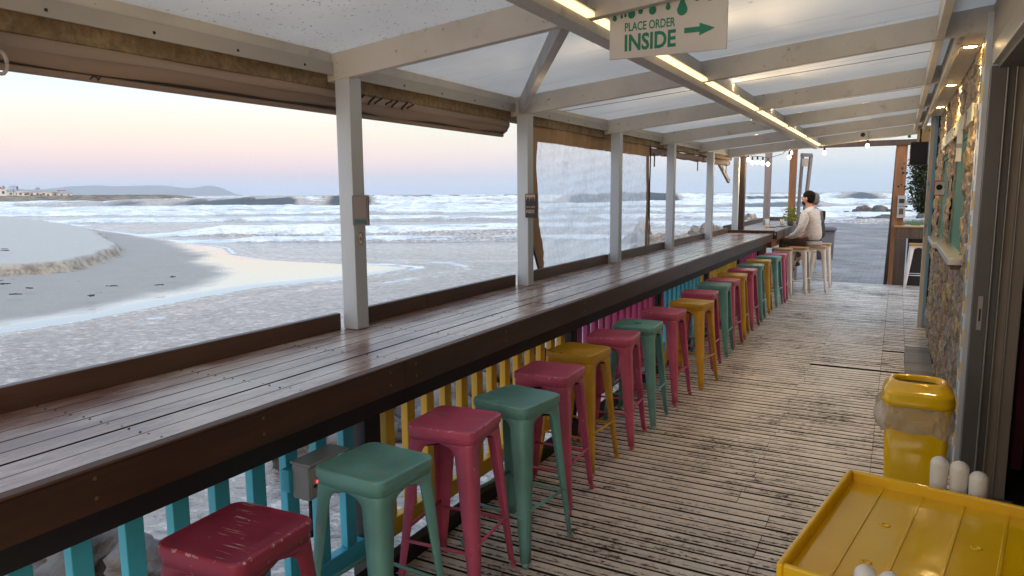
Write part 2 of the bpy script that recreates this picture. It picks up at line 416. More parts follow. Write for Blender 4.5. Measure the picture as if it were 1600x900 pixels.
# --- sea surface with real breakers
X, Y = polar(-100, 25, 560, 3.0, 3500, 760)
U = -sy_*X+cy_*Y; V = cy_*X+sy_*Y
Rr = np.hypot(X, Y)
Z = np.full(X.shape, SEA); foam = np.zeros(X.shape)
chop = (fbm(U/3.0, V/7.0, 3)-.5)*.25*sstep(30, 70, Rr)+(fbm(U/16, V/45, 5)-.5)*.9*sstep(90, 260, Rr)
Z += chop
foam += .29*sstep(38, 75, U)*(1-sstep(250, 330, U)) + .07*sstep(120, 180, U)*(1-sstep(230, 290, U))
foam += .03
foam += .16*(fbm(U/14, V/60, 9)-.5)*2*sstep(50, 80, U)
# crest: (distance, height, front width, back width, centre across, half width across, wobble, broken share, seed)
BRK = [(268, 4.3, 3.6, 15, -20, 150, 13, .55, 1), (275, 2.6, 3.4, 14, 190, 150, 12, .5, 2), (262, 1.9, 4, 12, -250, 90, 10, 1., 3),
       (205, 1.5, 2.5, 9, -60, 190, 12, 1., 4), (198, 2.0, 3, 10, 150, 110, 10, .8, 5), (152, 1.3, 1.8, 8, -95, 120, 8, 1., 6), (150, 1.4, 2, 8, 110, 110, 8, .9, 7),
       (118, .9, 1.4, 6, 20, 120, 7, 1., 8), (76, 1.15, .9, 4.5, -42, 52, 3.5, .85, 9), (88, .9, 1.2, 5, 55, 70, 5, .9, 10), (66, .5, .7, 3, -10, 30, 2.5, .9, 16),
       (365, 2.2, 5, 18, 110, 200, 14, .35, 11), (420, 2.2, 6, 20, -150, 200, 14, .3, 12), (560, 2.6, 8, 26, 60, 300, 18, .3, 13), (760, 2.8, 10, 30, -100, 500, 20, .2, 14), (330, 1.6, 4, 16, -330, 80, 10, .9, 15)]
for (u0, h, wf, wb, vc, vh, wob, brk, sd) in BRK:
    uc = u0+(fbm(V/60+sd*9, V*0+sd, sd, 3)-.5)*2*wob+((V-vc)/vh)**2*wob*.3
    env = np.exp(-np.clip(np.abs(V-vc)/vh, 0, 3)**4*.9)*(0.65+.5*fbm(V/22, V*0+sd*3, sd+40, 3))
    s = U-uc
    prof = np.where(s < 0, np.exp(-(s/wf)**2), np.exp(-(s/wb)**2))
    lump = 1+.35*(fbm(U/1.6, V/2.2, sd+80, 4)-.5)
    broken = sstep(.5-.35*brk-.12*(brk >= 1), .62-.35*brk-.12*(brk >= 1), fbm(V/38, V*0+sd*5, sd+60, 2))
    broken = 1-broken if brk < .6 else np.maximum(broken, brk >= .99)
    Z += h*env*prof*np.where(broken > .3, lump, 1)
    fr = np.where(s < 0, np.exp(-(s/(wf*1.7))**2), np.exp(-(s/(wb*1.1))**2))
    lip = np.exp(-((s-.3)/(wf*.55))**2)+.7*np.exp(-((s-wb*.5)/(wb*.5))**2)*(s > 0)
    foam += env*(broken*fr*.75+(1-broken)*lip*.40*sstep(.45, .62, fbm(V/14, V*0, sd+33, 2))) - env*(1-broken)*np.exp(-((s+wf*.9)/(wf*1.1))**2)*1.0*(s < 0) - env*broken*.42*np.exp(-((s+wf*2.4)/(wf*.9))**2)  # negative foam marks dark wave faces and the shade under broken fronts
# thin lines of foam where swash meets the sand
sd_s = sdf(SAND, X, Y)
wv = (fbm(V/6, U/9, 77, 3)-.5)*2
foam += .55*np.exp(-((sd_s+.35+wv*.3)/.35)**2)*(Rr < 150)
foam += .30*np.exp(-((sd_s+2.6+wv*1.6)/.5)**2)*(Rr < 150)*(U > 24)
foam += .34*np.exp(-((U-43-(V+25)**2*.004-wv*1.2)/.5)**2)*(V > -28)*(V < 60)
foam += .04*np.exp(-((U-37)/5)**2)*(V > -14)
lag = (1-sstep(26, 40, U))
foam += lag*(.02+.05*(fbm(U/2.2, V/4, 91, 3)-.5)*2)
Z = SEA+(Z-SEA)*sstep(.5, 7, -sd_s)
Z -= .05*lag
s = NB('sea_water')
at = s.n('ShaderNodeAttribute', attribute_name='foam')
geo = s.n('ShaderNodeNewGeometry')
def seamap(sx, sy, sz=1):
    mp = s.n('ShaderNodeMapping', vector_type='TEXTURE'); mp.inputs['Rotation'].default_value = (0, 0, yaw); mp.inputs['Scale'].default_value = (sx, sy, sz)
    s.l(geo.outputs['Position'], mp.inputs[0]); return mp.outputs[0]
nA = s.noise(seamap(9, 4.2), 1.0, 10, .68, .6)
nB_ = s.noise(seamap(.42, .20), 1.0, 6, .65, .8)
nC = s.noise(seamap(48, 20), 1.0, 6, .6, .4)
comb = s.math('ADD', s.math('MULTIPLY', nA, .55), s.math('ADD', s.math('MULTIPLY', nB_, .22), s.math('MULTIPLY', nC, .38)))
f_ = s.math('ADD', at.outputs['Fac'], s.math('MULTIPLY', s.math('SUBTRACT', comb, .575), 3.6))
mask = s.step(f_, .36, .70)
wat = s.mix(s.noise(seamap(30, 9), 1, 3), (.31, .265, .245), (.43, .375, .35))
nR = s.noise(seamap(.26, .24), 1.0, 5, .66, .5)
wat = s.mix(s.step(nR, .52, .62, 0, .75), wat, (.80, .73, .68))  # ripple lights and darks are mixed into the water colour
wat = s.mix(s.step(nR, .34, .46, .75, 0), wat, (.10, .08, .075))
wat = s.mix(s.step(at.outputs['Fac'], -.18, .22), (.055, .058, .062), wat)  # wave faces and shade under broken fronts are darkened in the colour
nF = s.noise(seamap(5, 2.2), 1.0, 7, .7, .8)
foamc = s.mix(s.step(s.math('ADD', s.math('MULTIPLY', nF, .6), s.math('MULTIPLY', nB_, .4)), .36, .60), (.40, .47, .55), (.84, .87, .90))  # blue-grey shading among the foam is mixed into its colour
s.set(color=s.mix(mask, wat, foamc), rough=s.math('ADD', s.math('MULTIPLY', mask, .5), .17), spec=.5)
rip = nR
rip2 = s.noise(seamap(3.0, .9), 1.0, 5, .6)
hh = s.math('ADD', s.math('MULTIPLY', rip, .35), s.math('ADD', rip2, s.math('MULTIPLY', mask, s.math('MULTIPLY', nF, 1.3))))
s.bump(hh, .8, .32)
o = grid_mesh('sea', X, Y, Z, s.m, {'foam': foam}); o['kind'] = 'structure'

# --- beach: one sheet of sand that dips under the water
X, Y = polar(-100, 60, 640, 2.5, 175, 560)
sd_s = sdf(SAND, X, Y); sd_b = sdf(BERM, X, Y); sd_g = sdf(GREY, X, Y)
wob = (fbm(X/2.2, Y/2.2, 21, 4)-.5)*2
wetn = sstep(-.9, 1.1, -sd_g+wob*1.0)
Zb = SEA-.10+.14*sstep(-1.5, 1.0, sd_s)+.25*sstep(0, 18, sd_g)
wob2 = (fbm(X/.8, Y/.8, 23, 4)-.5)*2
bm_ = sd_b+wob*.55+wob2*.22
Zb += .62*sstep(-.30, .25, bm_)+.22*sstep(.3, 14, sd_b)+sstep(0, 1, sd_b)*(fbm(X/.9, Y/.9, 31, 4)-.5)*.10
Zb += sstep(0, 3, sd_g)*(1-sstep(-.1, 0, sd_b))*(fbm(X/3, Y/3, 35, 3)-.5)*.05
Zb = np.where(sd_s < -3, SEA-1.0, Zb)
s = NB('sand')
aw = s.n('ShaderNodeAttribute', attribute_name='wet'); ab = s.n('ShaderNodeAttribute', attribute_name='berm')
geo = s.n('ShaderNodeNewGeometry'); gp = geo.outputs['Position']
nf = s.noise(gp, 2.2, 6, .6); ng = s.noise(gp, .55, 5, .6)
dry = s.mix(nf, (.42, .405, .385), (.52, .505, .48))
damp = s.mix(ng, (.30, .275, .255), (.37, .34, .32))
wetc = s.mix(ng, (.30, .275, .25), (.36, .33, .31))
asc = s.n('ShaderNodeAttribute', attribute_name='scarp')
scn = s.mix(s.step(s.noise(gp, 1.6, 6, .7), .4, .6), (.20, .165, .135), (.42, .36, .29))
sp = s.noise(gp, 1.1, 7, .72); specks = s.math('MULTIPLY', s.step(sp, .675, .69), s.math('SUBTRACT', 1.0, aw.outputs['Fac']))
c = s.mix(ab.outputs['Fac'], s.mix(aw.outputs['Fac'], damp, wetc), dry)
c = s.mix(asc.outputs['Fac'], c, scn)
c = s.mix(specks, c, (.03, .028, .03))
s.set(color=c, rough=s.math('SUBTRACT', .75, s.math('MULTIPLY', aw.outputs['Fac'], .70)), spec=.6, coat=s.math('MULTIPLY', aw.outputs['Fac'], .8))
s.b.inputs['Coat IOR'].default_value = 1.6
s.bump(s.math('MULTIPLY', s.math('ADD', s.math('MULTIPLY', nf, 2.0), s.noise(gp, 7, 5, .7)), s.math('SUBTRACT', 1.0, s.math('MULTIPLY', aw.outputs['Fac'], .985))), .9, .10)
o = grid_mesh('beach', X, Y, Zb, s.m, {'wet': wetn, 'berm': sstep(-.2, .2, bm_), 'scarp': sstep(-.75, -.25, bm_)*(1-sstep(.05, .28, bm_))}); o['kind'] = 'structure'

# --- washed-up seaweed
WEED = plain('black_seaweed', (.018, .016, .016), .7)
for i, (x, y) in enumerate([(-30.8, 19.3), (-33.5, 17.2), (-36.2, 17.5), (-32.0, 15.8), (-29.2, 20.5), (-34.9, 15.2), (-37.8, 18.0), (-31.5, 22.8), (-28.6, 17.0), (-33.0, 14.1), (-36.6, 14.8), (-39.5, 16.6), (-46, 22.5), (-47.5, 23.2)]):
    mb = MB(); zb_ = SEA+.33 if i < 12 else SEA+1.18
    for k in range(14):
        p = Vector((x+random.gauss(0, .08), y+random.gauss(0, .07), zb_)); q = p+Vector((random.gauss(0, .12), random.gauss(0, .08), random.uniform(.0, .02)))
        mb.tube([p, (p+q)/2+Vector((random.gauss(0,.03), random.gauss(0,.03), .012)), q], random.uniform(.008, .02), 5)
    lone(mb, 'seaweed', WEED, (x, y, zb_), 'small black clump of washed-up seaweed on the damp sand below the dry sand bank' if i < 12 else 'small black clump of seaweed on top of the dry sand bank', 'seaweed', 'seaweed clumps on the beach' if i < 12 else 'seaweed on the sand bank')

# --- rocky headland with scrub
X, Y = polar(-84, -42, 300, 200, 1000, 240)
d = sdf(HEAD, X, Y)
n = fbm(X/14, Y/14, 51, 5); n2 = fbm(X/5, Y/5, 52, 4)
west = sstep(-300, -470, X-Y*.15)
top = .9+2.3*sstep(-385, -440, X)+.9*(n-.5)*2
Zh = SEA-.6+np.clip(d, -10, 1e9)*.16*(0.5+n)+.9*n2*sstep(-4, 4, d)
Zh = np.minimum(Zh, SEA+.6+top+n2*.8)
green = sstep(18, 34, d+20*(n-.5))*sstep(-.1, .15, n2-.42)
s = NB('headland_rock'); geo = s.n('ShaderNodeNewGeometry'); gp = geo.outputs['Position']
ag = s.n('ShaderNodeAttribute', attribute_name='green')
ps = s.n('ShaderNodeSeparateXYZ'); s.l(gp, ps.inputs[0])
r1 = s.mix(s.step(s.noise(gp, .12, 6, .65), .35, .65), (.12, .09, .07), (.36, .27, .19))
r1 = s.mix(s.step(s.math('ADD', ps.outputs['Z'], s.noise(gp, .2, 3)), -2.2, -.6, 1, 0), r1, (.075, .06, .058))
s.set(color=s.mix(s.math('MULTIPLY', ag.outputs['Fac'], s.step(s.noise(gp, .10, 4), .42, .55)), r1, (.07, .10, .04)), rough=.9)
s.bump(s.noise(gp, .5, 6, .7), 1, 1.2)
o = grid_mesh('headland', X, Y, Zh, s.m, {'green': green}); o['kind'] = 'structure'

# --- far hazy hills across the bay (6 km away)
hz = [(-5600, 2250, 0), (-5480, 2480, 12), (-5340, 2735, 26), (-5270, 2868, 50), (-5195, 3003, 68), (-5114, 3138, 74), (-5060, 3220, 70), (-5004, 3310, 70), (-4950, 3390, 73), (-4896, 3468, 75), (-4860, 3515, 72), (-4833, 3555, 66), (-4790, 3610, 56), (-4754, 3660, 54), (-4715, 3710, 64), (-4685, 3750, 73), (-4660, 3778, 72), (-4627, 3820, 57), (-4605, 3850, 40), (-4585, 3875, 22), (-4560, 3905, 6), (-4530, 3940, 0)]
pts = []
for a, b in zip(hz[:-1], hz[1:]):
    for k in range(6):
        t = k/6; pts.append(tuple(a[i]*(1-t)+b[i]*t for i in range(3)))
pts.append(hz[-1])
P = np.array(pts); n = len(P); ks = np.linspace(0, 1, 26)
X = np.zeros((n, 26)); Y = X.copy(); Z = X.copy()
for j, t in enumerate(ks):
    q = 1+(t-.5)*.20
    X[:, j] = P[:, 0]*q; Y[:, j] = P[:, 1]*q
    Z[:, j] = SEA-4+(P[:, 2]+4+1.8)*math.sin(math.pi*t)**.8+(fbm(P[:, 0]/60+t*5, P[:, 1]/60, 5)-.5)*6*math.sin(math.pi*t)*np.minimum(1, P[:, 2]/20)
s = NB('far_hill'); geo = s.n('ShaderNodeNewGeometry')
s.set(color=s.mix(s.noise(geo.outputs['Position'], .012, 5), (.14, .15, .17), (.22, .22, .23)), rough=1)
o = grid_mesh('hills', X, Y, Z, s.m); o['kind'] = 'structure'

# --- paving at the end of the deck, sloping away to the beach
s = NB('brick_paving'); v = s.coords((1, 1, 1), rand=False)
bt = s.n('ShaderNodeTexBrick'); bt.inputs['Scale'].default_value = 4.5; bt.inputs['Mortar Size'].default_value = .03; bt.inputs['Brick Width'].default_value = .95; bt.inputs['Row Height'].default_value = .48
bt.inputs['Color1'].default_value = (.15, .14, .14, 1); bt.inputs['Color2'].default_value = (.26, .235, .225, 1); bt.inputs['Mortar'].default_value = (.10, .095, .10, 1)
s.l(v, bt.inputs['Vector'])
sandn = s.step(s.noise(v, .5, 6, .6), .50, .68, 0, .6)
s.set(color=s.mix(sandn, bt.outputs['Color'], (.33, .31, .31)), rough=s.step(s.noise(v, .8, 4), .4, .6, .6, .85)); s.bump(bt.outputs['Fac'], -.4, .01)
xs = np.linspace(-9, 9, 60); ys = np.concatenate([np.linspace(15.06, 30, 40), np.linspace(31, 46, 30)])
Xg, Yg = np.meshgrid(xs, ys, indexing='ij')
edge = sstep(44, 48, Yg+Xg*.9+(fbm(Xg/2, Yg/2, 8, 3)-.5)*2)
Zg = -.12+(fbm(Xg/4, Yg/4, 4, 3)-.5)*.08-1.6*edge*1.0-.9*sstep(-4.2, -5.6, Xg+(Yg-16)*.02)*2
o = grid_mesh('paving', Xg, Yg, Zg, s.m); o['kind'] = 'structure'

# --- boulders
ROCKM = NB('weathered_rock'); v = ROCKM.coords()
ROCKM.set(color=ROCKM.mix(ROCKM.step(ROCKM.noise(v, 1.3, 7, .65), .35, .7), (.11, .09, .075), (.40, .33, .27)), rough=.85)
ROCKM.bump(ROCKM.noise(v, 4, 7, .7), .9, .08); ROCKM = ROCKM.m
ROCKD = NB('dark_wet_rock'); v = ROCKD.coords()
ROCKD.set(color=ROCKD.mix(ROCKD.step(ROCKD.noise(v, .8, 7, .65), .35, .7), (.045, .042, .045), (.17, .155, .15)), rough=.7)
ROCKD.bump(ROCKD.noise(v, 2.5, 7, .7), .9, .15); ROCKD = ROCKD.m
def rock(x, y, z, sx, sy, sz, seed, label, group, m_=None, sub=4, name='boulder'):
    bm = bmesh.new(); bmesh.ops.create_icosphere(bm, subdivisions=sub, radius=1)
    from mathutils import noise
    for v in bm.verts:
        p = v.co.copy(); q = p*1.1+Vector((seed*3.1, seed*1.7, 0))
        d = 1+.55*(noise.noise(q)) + .30*noise.noise(q*2.3)+.14*noise.noise(q*5)
        c = noise.cell(q*1.6)*.10
        v.co = Vector((p.x*sx*(d+c), p.y*sy*(d+c), p.z*sz*(d+c)))
    me = bpy.data.meshes.new(name); bm.to_mesh(me); bm.free()
    for p in me.polygons: p.use_smooth = (sub >= 4)
    me.materials.append(m_ or ROCKM)
    o = bpy.data.objects.new(name, me); col.objects.link(o); o.location = (x, y, z); o.rotation_euler = (0, 0, seed*1.3)
    return tag(o, label, 'rock', group)
gr = 'tan boulders in the surf beyond the bar'
for i, (x, y, a, b, c) in enumerate([(-19.7, 60, 1.5, 1.6, 1.5), (-16.6, 55.5, 1.9, 1.6, .8), (-15.2, 53, 1.6, 1.4, 1.0), (-13.6, 54, 1.5, 1.6, 1.2), (-13.2, 58, 1.7, 1.4, 1.5), (-12.1, 55, 1.3, 1.4, 1.0), (-14.2, 50, 1.8, 1.5, .9),
                                      (-10.9, 53, 1.4, 1.3, .9), (-17.5, 72, 2.0, 1.7, 1.3), (-15.8, 71, 1.9, 1.6, 1.5), (-14.0, 73, 2.1, 1.6, 1.4), (-12.9, 69, 1.6, 1.6, 1.1), (-15.2, 63, 1.2, 1.1, 1.6),
                                      (-12.0, 66, 1.5, 1.2, .8), (-16, 50, 1.2, 1.2, .6), (-10.2, 58, 1.3, 1.2, .9)]):
    q_ = 1.0 if y < 62 else .68
    rock(x, y, SEA+.0, a*.80*q_, b*.80*q_, c*.98*q_, i+1, 'tan weathered boulder in the heap seen between the white posts, surf behind it', gr)
for i, (x, y, a, b, c) in enumerate([(-17.0, 98, 1.3, 1.2, 1.35), (-15.2, 93, 1.1, 1.2, .8), (-18.6, 97, .9, 1.0, .7)]):
    rock(x, y, SEA, a, b, c, i+40, ['rounded tan boulder behind the yellow drink glasses, tallest of three', 'low tan boulder behind the drink glasses, beside the tallest one', 'small tan boulder left of the tallest one beyond the drink glasses'][i], None)
rock(-5.6, 152, SEA-.3, 2.3, 1.8, 1.75, 61, 'dark jagged rock stack in the surf seen over the paving, highest part', None, ROCKD)
rock(-8.2, 151, SEA-.3, 1.9, 1.3, .75, 62, 'low dark rock tapering left of the jagged stack in the surf', None, ROCKD)
rock(-3.0, 153, SEA-.3, 2.2, 1.6, 1.35, 63, 'dark rock with rounded top right of the jagged stack in the surf', None, ROCKD)
rock(-.4, 153, SEA-.3, 2.2, 1.5, 1.0, 65, 'dark rock at the right end of the stack, half hidden by the brown post', None, ROCKD)
rock(-3.9, 108, SEA+.05, 1.3, 1.0, .75, 66, 'low black rock nearest the paving edge, left one of the pair', None, ROCKD)
rock(-1.8, 109, SEA+.05, 1.6, 1.1, .9, 67, 'low black rock nearest the paving edge, right one of the pair', None, ROCKD)
rock(3.6, 120, SEA, 1.2, 1.1, 1.4, 68, 'dark rock seen right of the brown frame post above the green verge', None, ROCKD)
rock(-455, 210, SEA, 4, 3, 1.3, 70, 'flat black rock in the white water in front of the headland', None, ROCKD)
for i, (x, y, a, b, c) in enumerate([(-8.3, 4.3, .7, .6, .45), (-7.2, 4.7, .5, .5, .35), (-8.3, 8.3, .6, .7, .45), (-7.7, 8.8, .5, .45, .4), (-8.4, 10.0, .7, .6, .45), (-8.0, 11.0, .8, .6, .5), (-8.9, 11.6, .6, .6, .45), (-8.2, 12.6, .9, .7, .5), (-9.0, 13.6, .7, .7, .5), (-8.3, 14.6, .8, .8, .55), (-8.6, 16.2, .8, .7, .5), (-7.4, 10.2, .45, .4, .3), (-4.6, 3.6, .6, .6, .5)]):
    rock(x, y, SEA+.15, a, b, c, i+80, 'dark wet boulder in shallow water below the coloured railing', 'wet boulders under the railing', ROCKD)

# --- low stone wall and verge right of the brown frame
mb = MB(); 
for k in range(16):
    mb.box(.3+k*.32, .3+k*.32+.29, 38+random.uniform(-.05, .05), 38.5, -.25, .12+random.uniform(-.04, .04))
lone(mb, 'low_stone_wall', ROCKM, (2.5, 38.2, -.2), 'low pale stone wall at the paving edge, right of the brown frame post', 'wall', bevel=.04)
bm = MB()
for k in range(900):
    x, y = random.uniform(-.2, 6), random.uniform(39.5, 43); h = random.uniform(.15, .4)
    bm.add([(x-.05, y, -.3), (x+.05, y, -.3), (x+random.uniform(-.1, .1), y+random.uniform(-.1, .1), -.1+h)], [(0, 1, 2)])
GRASS = plain('verge_grass', (.10, .17, .05), .8)
o = bm.build('grass', GRASS); o['kind'] = 'stuff'

# --- houses on the headland
HW = painted('house_wall', (.74, .73, .72), (.6, .6, .6), .9, .7, .05, .2)
HW2 = painted('pink_house_wall', (.50, .40, .36), (.4, .3, .3), .9, .7, .05, .2)
HR = plain('red_roof', (.30, .09, .06), .8); HRG = plain('grey_roof', (.30, .30, .32), .8); HGL = plain('dark_window', (.05, .06, .08), .2)
def house(az_x, dist, w, h, z0, m_, rm, label, flat=False):
    z0 += .9; h *= 1.15
    r = Vector((az_x-800, 0, 0))
    a = math.atan2(az_x-800, F_PX)-yaw
    x, y = math.sin(a)*dist, math.cos(a)*dist
    base = (x, y, z0); t = thing('house', base, label, 'house', 'houses on the headland')
    ca, sa_ = math.cos(a), -math.sin(a)
    M = frame(base, (ca, sa_, 0), (-sa_, ca, 0), (0, 0, 1))
    part(MB().box(-w/2, w/2, 0, 8, -3, h, M), 'wall', m_, t)
    r_ = MB()
    if flat: r_.box(-w/2-.3, w/2+.3, -.3, 8.3, h, h+.35, M)
    else:
        vs = [M @ Vector(p) for p in [(-w/2-.4, -.4, h), (w/2+.4, -.4, h), (w/2+.4, 8.4, h), (-w/2-.4, 8.4, h), (-w/2+1, 4, h+1.7), (w/2-1, 4, h+1.7)]]
        r_.add(vs, [(0, 1, 5, 4), (1, 2, 5), (2, 3, 4, 5), (3, 0, 4), (0, 3, 2, 1)])
    part(r_, 'roof', rm, t)
    n = max(2, int(w/3.2))
    for k in range(n):
        cx = -w/2+(k+.5)*w/n
        part(MB().box(cx-.7, cx+.7, -.06, .1, h*.35, h*.75, M), 'window', HGL, t)
house(2, 560, 8, 3.6, .9, HW, HR, 'white house with dull red roof at the far left end of the headland')
house(9, 540, 6, 3.4, .9, HW, HW, 'white block house with flat roof near the left end of the headland', True)
house(30, 600, 14, 2.8, .7, HW, HRG, 'long pale house with grey roof behind the green scrub')
house(46, 560, 8, 2.6, .6, HW, HW, 'small white flat roofed house left of the widest white house', True)
house(62, 560, 13, 2.6, .3, HW, HRG, 'widest white house with pitched grey roof in the middle of the row')
house(77, 560, 8, 2.2, .1, HW, HW, 'low white house right of the widest one', True)
house(88, 590, 8, 2.6, .2, HW2, HRG, 'pinkish house with grey roof in the right part of the row')
house(99, 600, 11, 2.7, .1, HW2, HR, 'brownish pink house with red roof near the right end of the row')
house(109, 570, 8, 2.2, -.1, HW, HRG, 'last pale house at the right end of the headland row')
TREEM = plain('far_tree_leaves', (.06, .08, .05), .9); TRK = plain('far_trunk', (.10, .07, .05), .9)
def fartree(px, dist, z0, h, w, label):
    z0 += 1.8; h *= 1.1
    a = math.atan2(px-800, F_PX)-yaw; x, y = math.sin(a)*dist, math.cos(a)*dist
    t = thing('tree', (x, y, z0), label, 'tree', 'trees among the houses')
    part(MB().tube([(x, y, z0-2), (x+.1, y, z0+h*.6)], .18, 6), 'trunk', TRK, t)
    c = MB()
    for k in range(260):
        q = Vector((random.gauss(0, w*.36), random.gauss(0, w*.36), random.gauss(0, h*.12))); e = random.uniform(.15, .35)
        p = Vector((x, y, z0+h*.8))+q
        A = Vector((random.uniform(-1, 1), random.uniform(-1, 1), random.uniform(-1, 1)))*e; B = Vector((random.uniform(-1, 1), random.uniform(-1, 1), random.uniform(-1, 1)))*e
        c.add([p, p+A, p+B], [(0, 1, 2)])
    part(c, 'crown', TREEM, t)
fartree(15, 590, 1.2, 5.0, 1.3, 'thin lone tree above the roofs, leftmost of the trees on the headland')
fartree(29.5, 590, 1.2, 5.4, 3.4, 'broad dark tree above the roofs, the widest of the headland trees')
fartree(36, 590, 1.2, 4.8, 1.0, 'small narrow tree just right of the broad dark tree on the headland')
fartree(67, 600, .8, 4.6, 2.0, 'dark tree rising behind the widest white house')

# ================================================================== DECK
DECKM = NB('peeling_white_deck'); s = DECKM
v = s.coords((1, 1, 1), rand=False)
oi = s.n('ShaderNodeNewGeometry'); rp = oi.outputs['Random Per Island']
ofs = s.n('ShaderNodeCombineXYZ'); s.l(s.math('MULTIPLY', rp, 60), ofs.inputs[0]); s.l(s.math('MULTIPLY', rp, 1.2), ofs.inputs[1])
vv = s.n('ShaderNodeVectorMath', operation='ADD'); s.l(v, vv.inputs[0]); s.l(ofs.outputs[0], vv.inputs[1])
mp = s.n('ShaderNodeMapping'); mp.inputs['Scale'].default_value = (.50, 1, 1); s.l(vv.outputs[0], mp.inputs[0])
fine = s.noise(mp.outputs[0], 60, 7, .72)
midn = s.noise(mp.outputs[0], 9, 6, .65)
big = s.noise(v, 1.15, 4, .6)
big2 = s.noise(v, 3.1, 4, .6)
sx = s.n('ShaderNodeSeparateXYZ'); s.l(v, sx.inputs[0])
# distance from plank centre (planks are 85 mm apart): paint wears off along the plank edges first
fr = s.math('FRACT', s.math('DIVIDE', s.math('ADD', sx.outputs['Y'], 10.0), .085))
edge = s.math('MULTIPLY', s.math('ABSOLUTE', s.math('SUBTRACT', fr, .5)), 2.0)
w_ = s.math('ADD', s.math('MULTIPLY', fine, .75), s.math('MULTIPLY', midn, .55))
w_ = s.math('ADD', w_, s.math('MULTIPLY', s.math('POWER', edge, 6.0), .18))
w_ = s.math('ADD', w_, s.math('MULTIPLY', s.math('ADD', s.math('SUBTRACT', big, .5), s.math('MULTIPLY', s.math('SUBTRACT', big2, .5), .5)), .40))
worn = s.step(w_, .762, .795)
paint = s.mix(s.step(s.noise(vv.outputs[0], 3, 5), .3, .7), (.60, .53, .475), (.76, .69, .62))
paint = s.mix(s.step(w_, .62, .76, 0, .45), paint, (.30, .25, .21))
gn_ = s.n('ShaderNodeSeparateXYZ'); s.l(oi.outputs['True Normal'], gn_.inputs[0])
side_ = s.step(gn_.outputs['Z'], .3, .7, 1, 0)  # gap shade is put into the colour of the unpainted plank sides
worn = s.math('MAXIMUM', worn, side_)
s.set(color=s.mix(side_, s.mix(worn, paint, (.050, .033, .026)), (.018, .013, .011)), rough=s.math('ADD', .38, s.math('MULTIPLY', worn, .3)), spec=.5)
s.bump(s.math('SUBTRACT', s.math('MULTIPLY', fine, .3), worn), .5, .002)
DECKM = s.m
deck = MB()
P0 = .085; DECK_L, DECK_R, DECK_END = -1.97, .40, 15.05
k = -24
while True:
    y0 = k*P0 + .0085; y1 = (k+1)*P0-.0085
    y0 = y0-10+10; 
    if y1 > DECK_END: break
    k += 1
    # segment joints
    if y0 > 8.72: cuts = [DECK_L, (-.66 if y0 < 12.5 else -.5), -.06, .155, DECK_R+.1]
    elif y0 > 4.0: cuts = [DECK_L, -.70+.02*math.sin(k), -.06, .150, DECK_R]
    else: cuts = [DECK_L, -.52, DECK_R+.4]
    if k % 7 in (2, 5): cuts = [cuts[0]]+cuts[2:]
    if 7.6 < y0 < 7.7 or 8.60 < y0 < 8.72: zz = -.012
    else: zz = 0
    for a, b in zip(cuts[:-1], cuts[1:]):
        if a >= .14 and 5.2 < y0 < 9.05: continue
        dz = random.uniform(-.0016, .0016)+zz*(a > -.8)
        deck.box(a+.0015, b-.0015, y0+random.uniform(-.001, .001), y1+random.uniform(-.001, .001), -.028+dz, dz)
struct(deck, 'deck', DECKM)
sub = MB()
for yy in np.arange(-2, 15, .5): sub.box(DECK_L+.02, DECK_R+.3, yy, yy+.05, -.16, -.031)
sub.box(DECK_L+.01, DECK_R+.5, -2.05, DECK_END-.02, -.20, -.165)
struct(sub, 'deck_joists', BLACKW)
strip = MB()
for k in range(9): strip.box(.152, .395, 5.2+k*.43, 5.2+(k+1)*.43-.006, -.03, .004+.002*(k % 2))
GREYBOARD = wood('grey_boards', (.13, .12, .12), (.20, .19, .19), 'X', .5, 5, .2)
struct(strip, 'grey_floor_strip', GREYBOARD, .002)
kerb = MB().box(-2.035, -1.975, -1.5, 15.0, -.35, .075); kerb.box(-2.05, -2.036, -1.5, 15.0, -.35, .05)
struct(kerb, 'deck_kerb', BLACKW, .004)
# piles that carry the deck over the water
for i, yy in enumerate((1.0, 4.0, 7.0, 10.0, 13.0)):
    for xx in (-1.85, -.2):
        t_ = lone(MB().box(xx-.09, xx+.09, yy-.09, yy+.09, -3.2, -.20), 'deck_pile', BLACKW, (xx, yy, -3.2), 'dark timber pile under the deck', 'post', 'piles under the deck')

# ================================================================== BAR COUNTER
BT = 1.05
def bar(name, y0, y1, xl, xr, zt, mat, label, npl=7, joints=()):
    t = thing(name, ((xl+xr)/2, (y0+y1)/2, zt-.05), label, 'counter')
    pl = MB(); w = (xr-xl)/npl
    for k in range(npl):
        ys = [y0]+sorted(set([j+((k*37) % 5-2)*.0 for j in joints]))+[y1]
        for a, b in zip(ys[:-1], ys[1:]):
            x0 = xl+k*w+.0035; x1 = xl+(k+1)*w-.0035
            n = 10; dz = random.uniform(-.001, .001)
            pl.box(x0, x1, a+.0015, b-.0015, zt-.038+dz, zt+dz)
    ct = part(pl, 'countertop', mat, t, bevel=.002)
    scr = MB()
    for yy in np.arange(y0+.25, y1, .56):
        for k in range(npl):
            for dx in (.02, w-.02):
                cx = xl+k*w+dx; cyy = yy+random.uniform(-.006, .006)
                scr.lathe([(.0035, zt-.002), (.0045, zt+.0018), (.0001, zt+.0018)], (cx, cyy, 0), 8)
    merge(ct, part(scr, 'screws', DARKWIRE, t))
    return t
b1 = bar('bar_counter', -1.2, 12.62, -2.56, -1.86, BT, BARWOOD, 'long varnished dark wood bar counter running along the deck edge', joints=(.35, 4.1, 8.2))
fb = MB(); ys = [-1.2, 2.40, 7.05, 10.9, 12.62]
for a, b in zip(ys[:-1], ys[1:]): fb.box(-1.857, -1.825, a+.002, b-.002, .925, BT-.008)
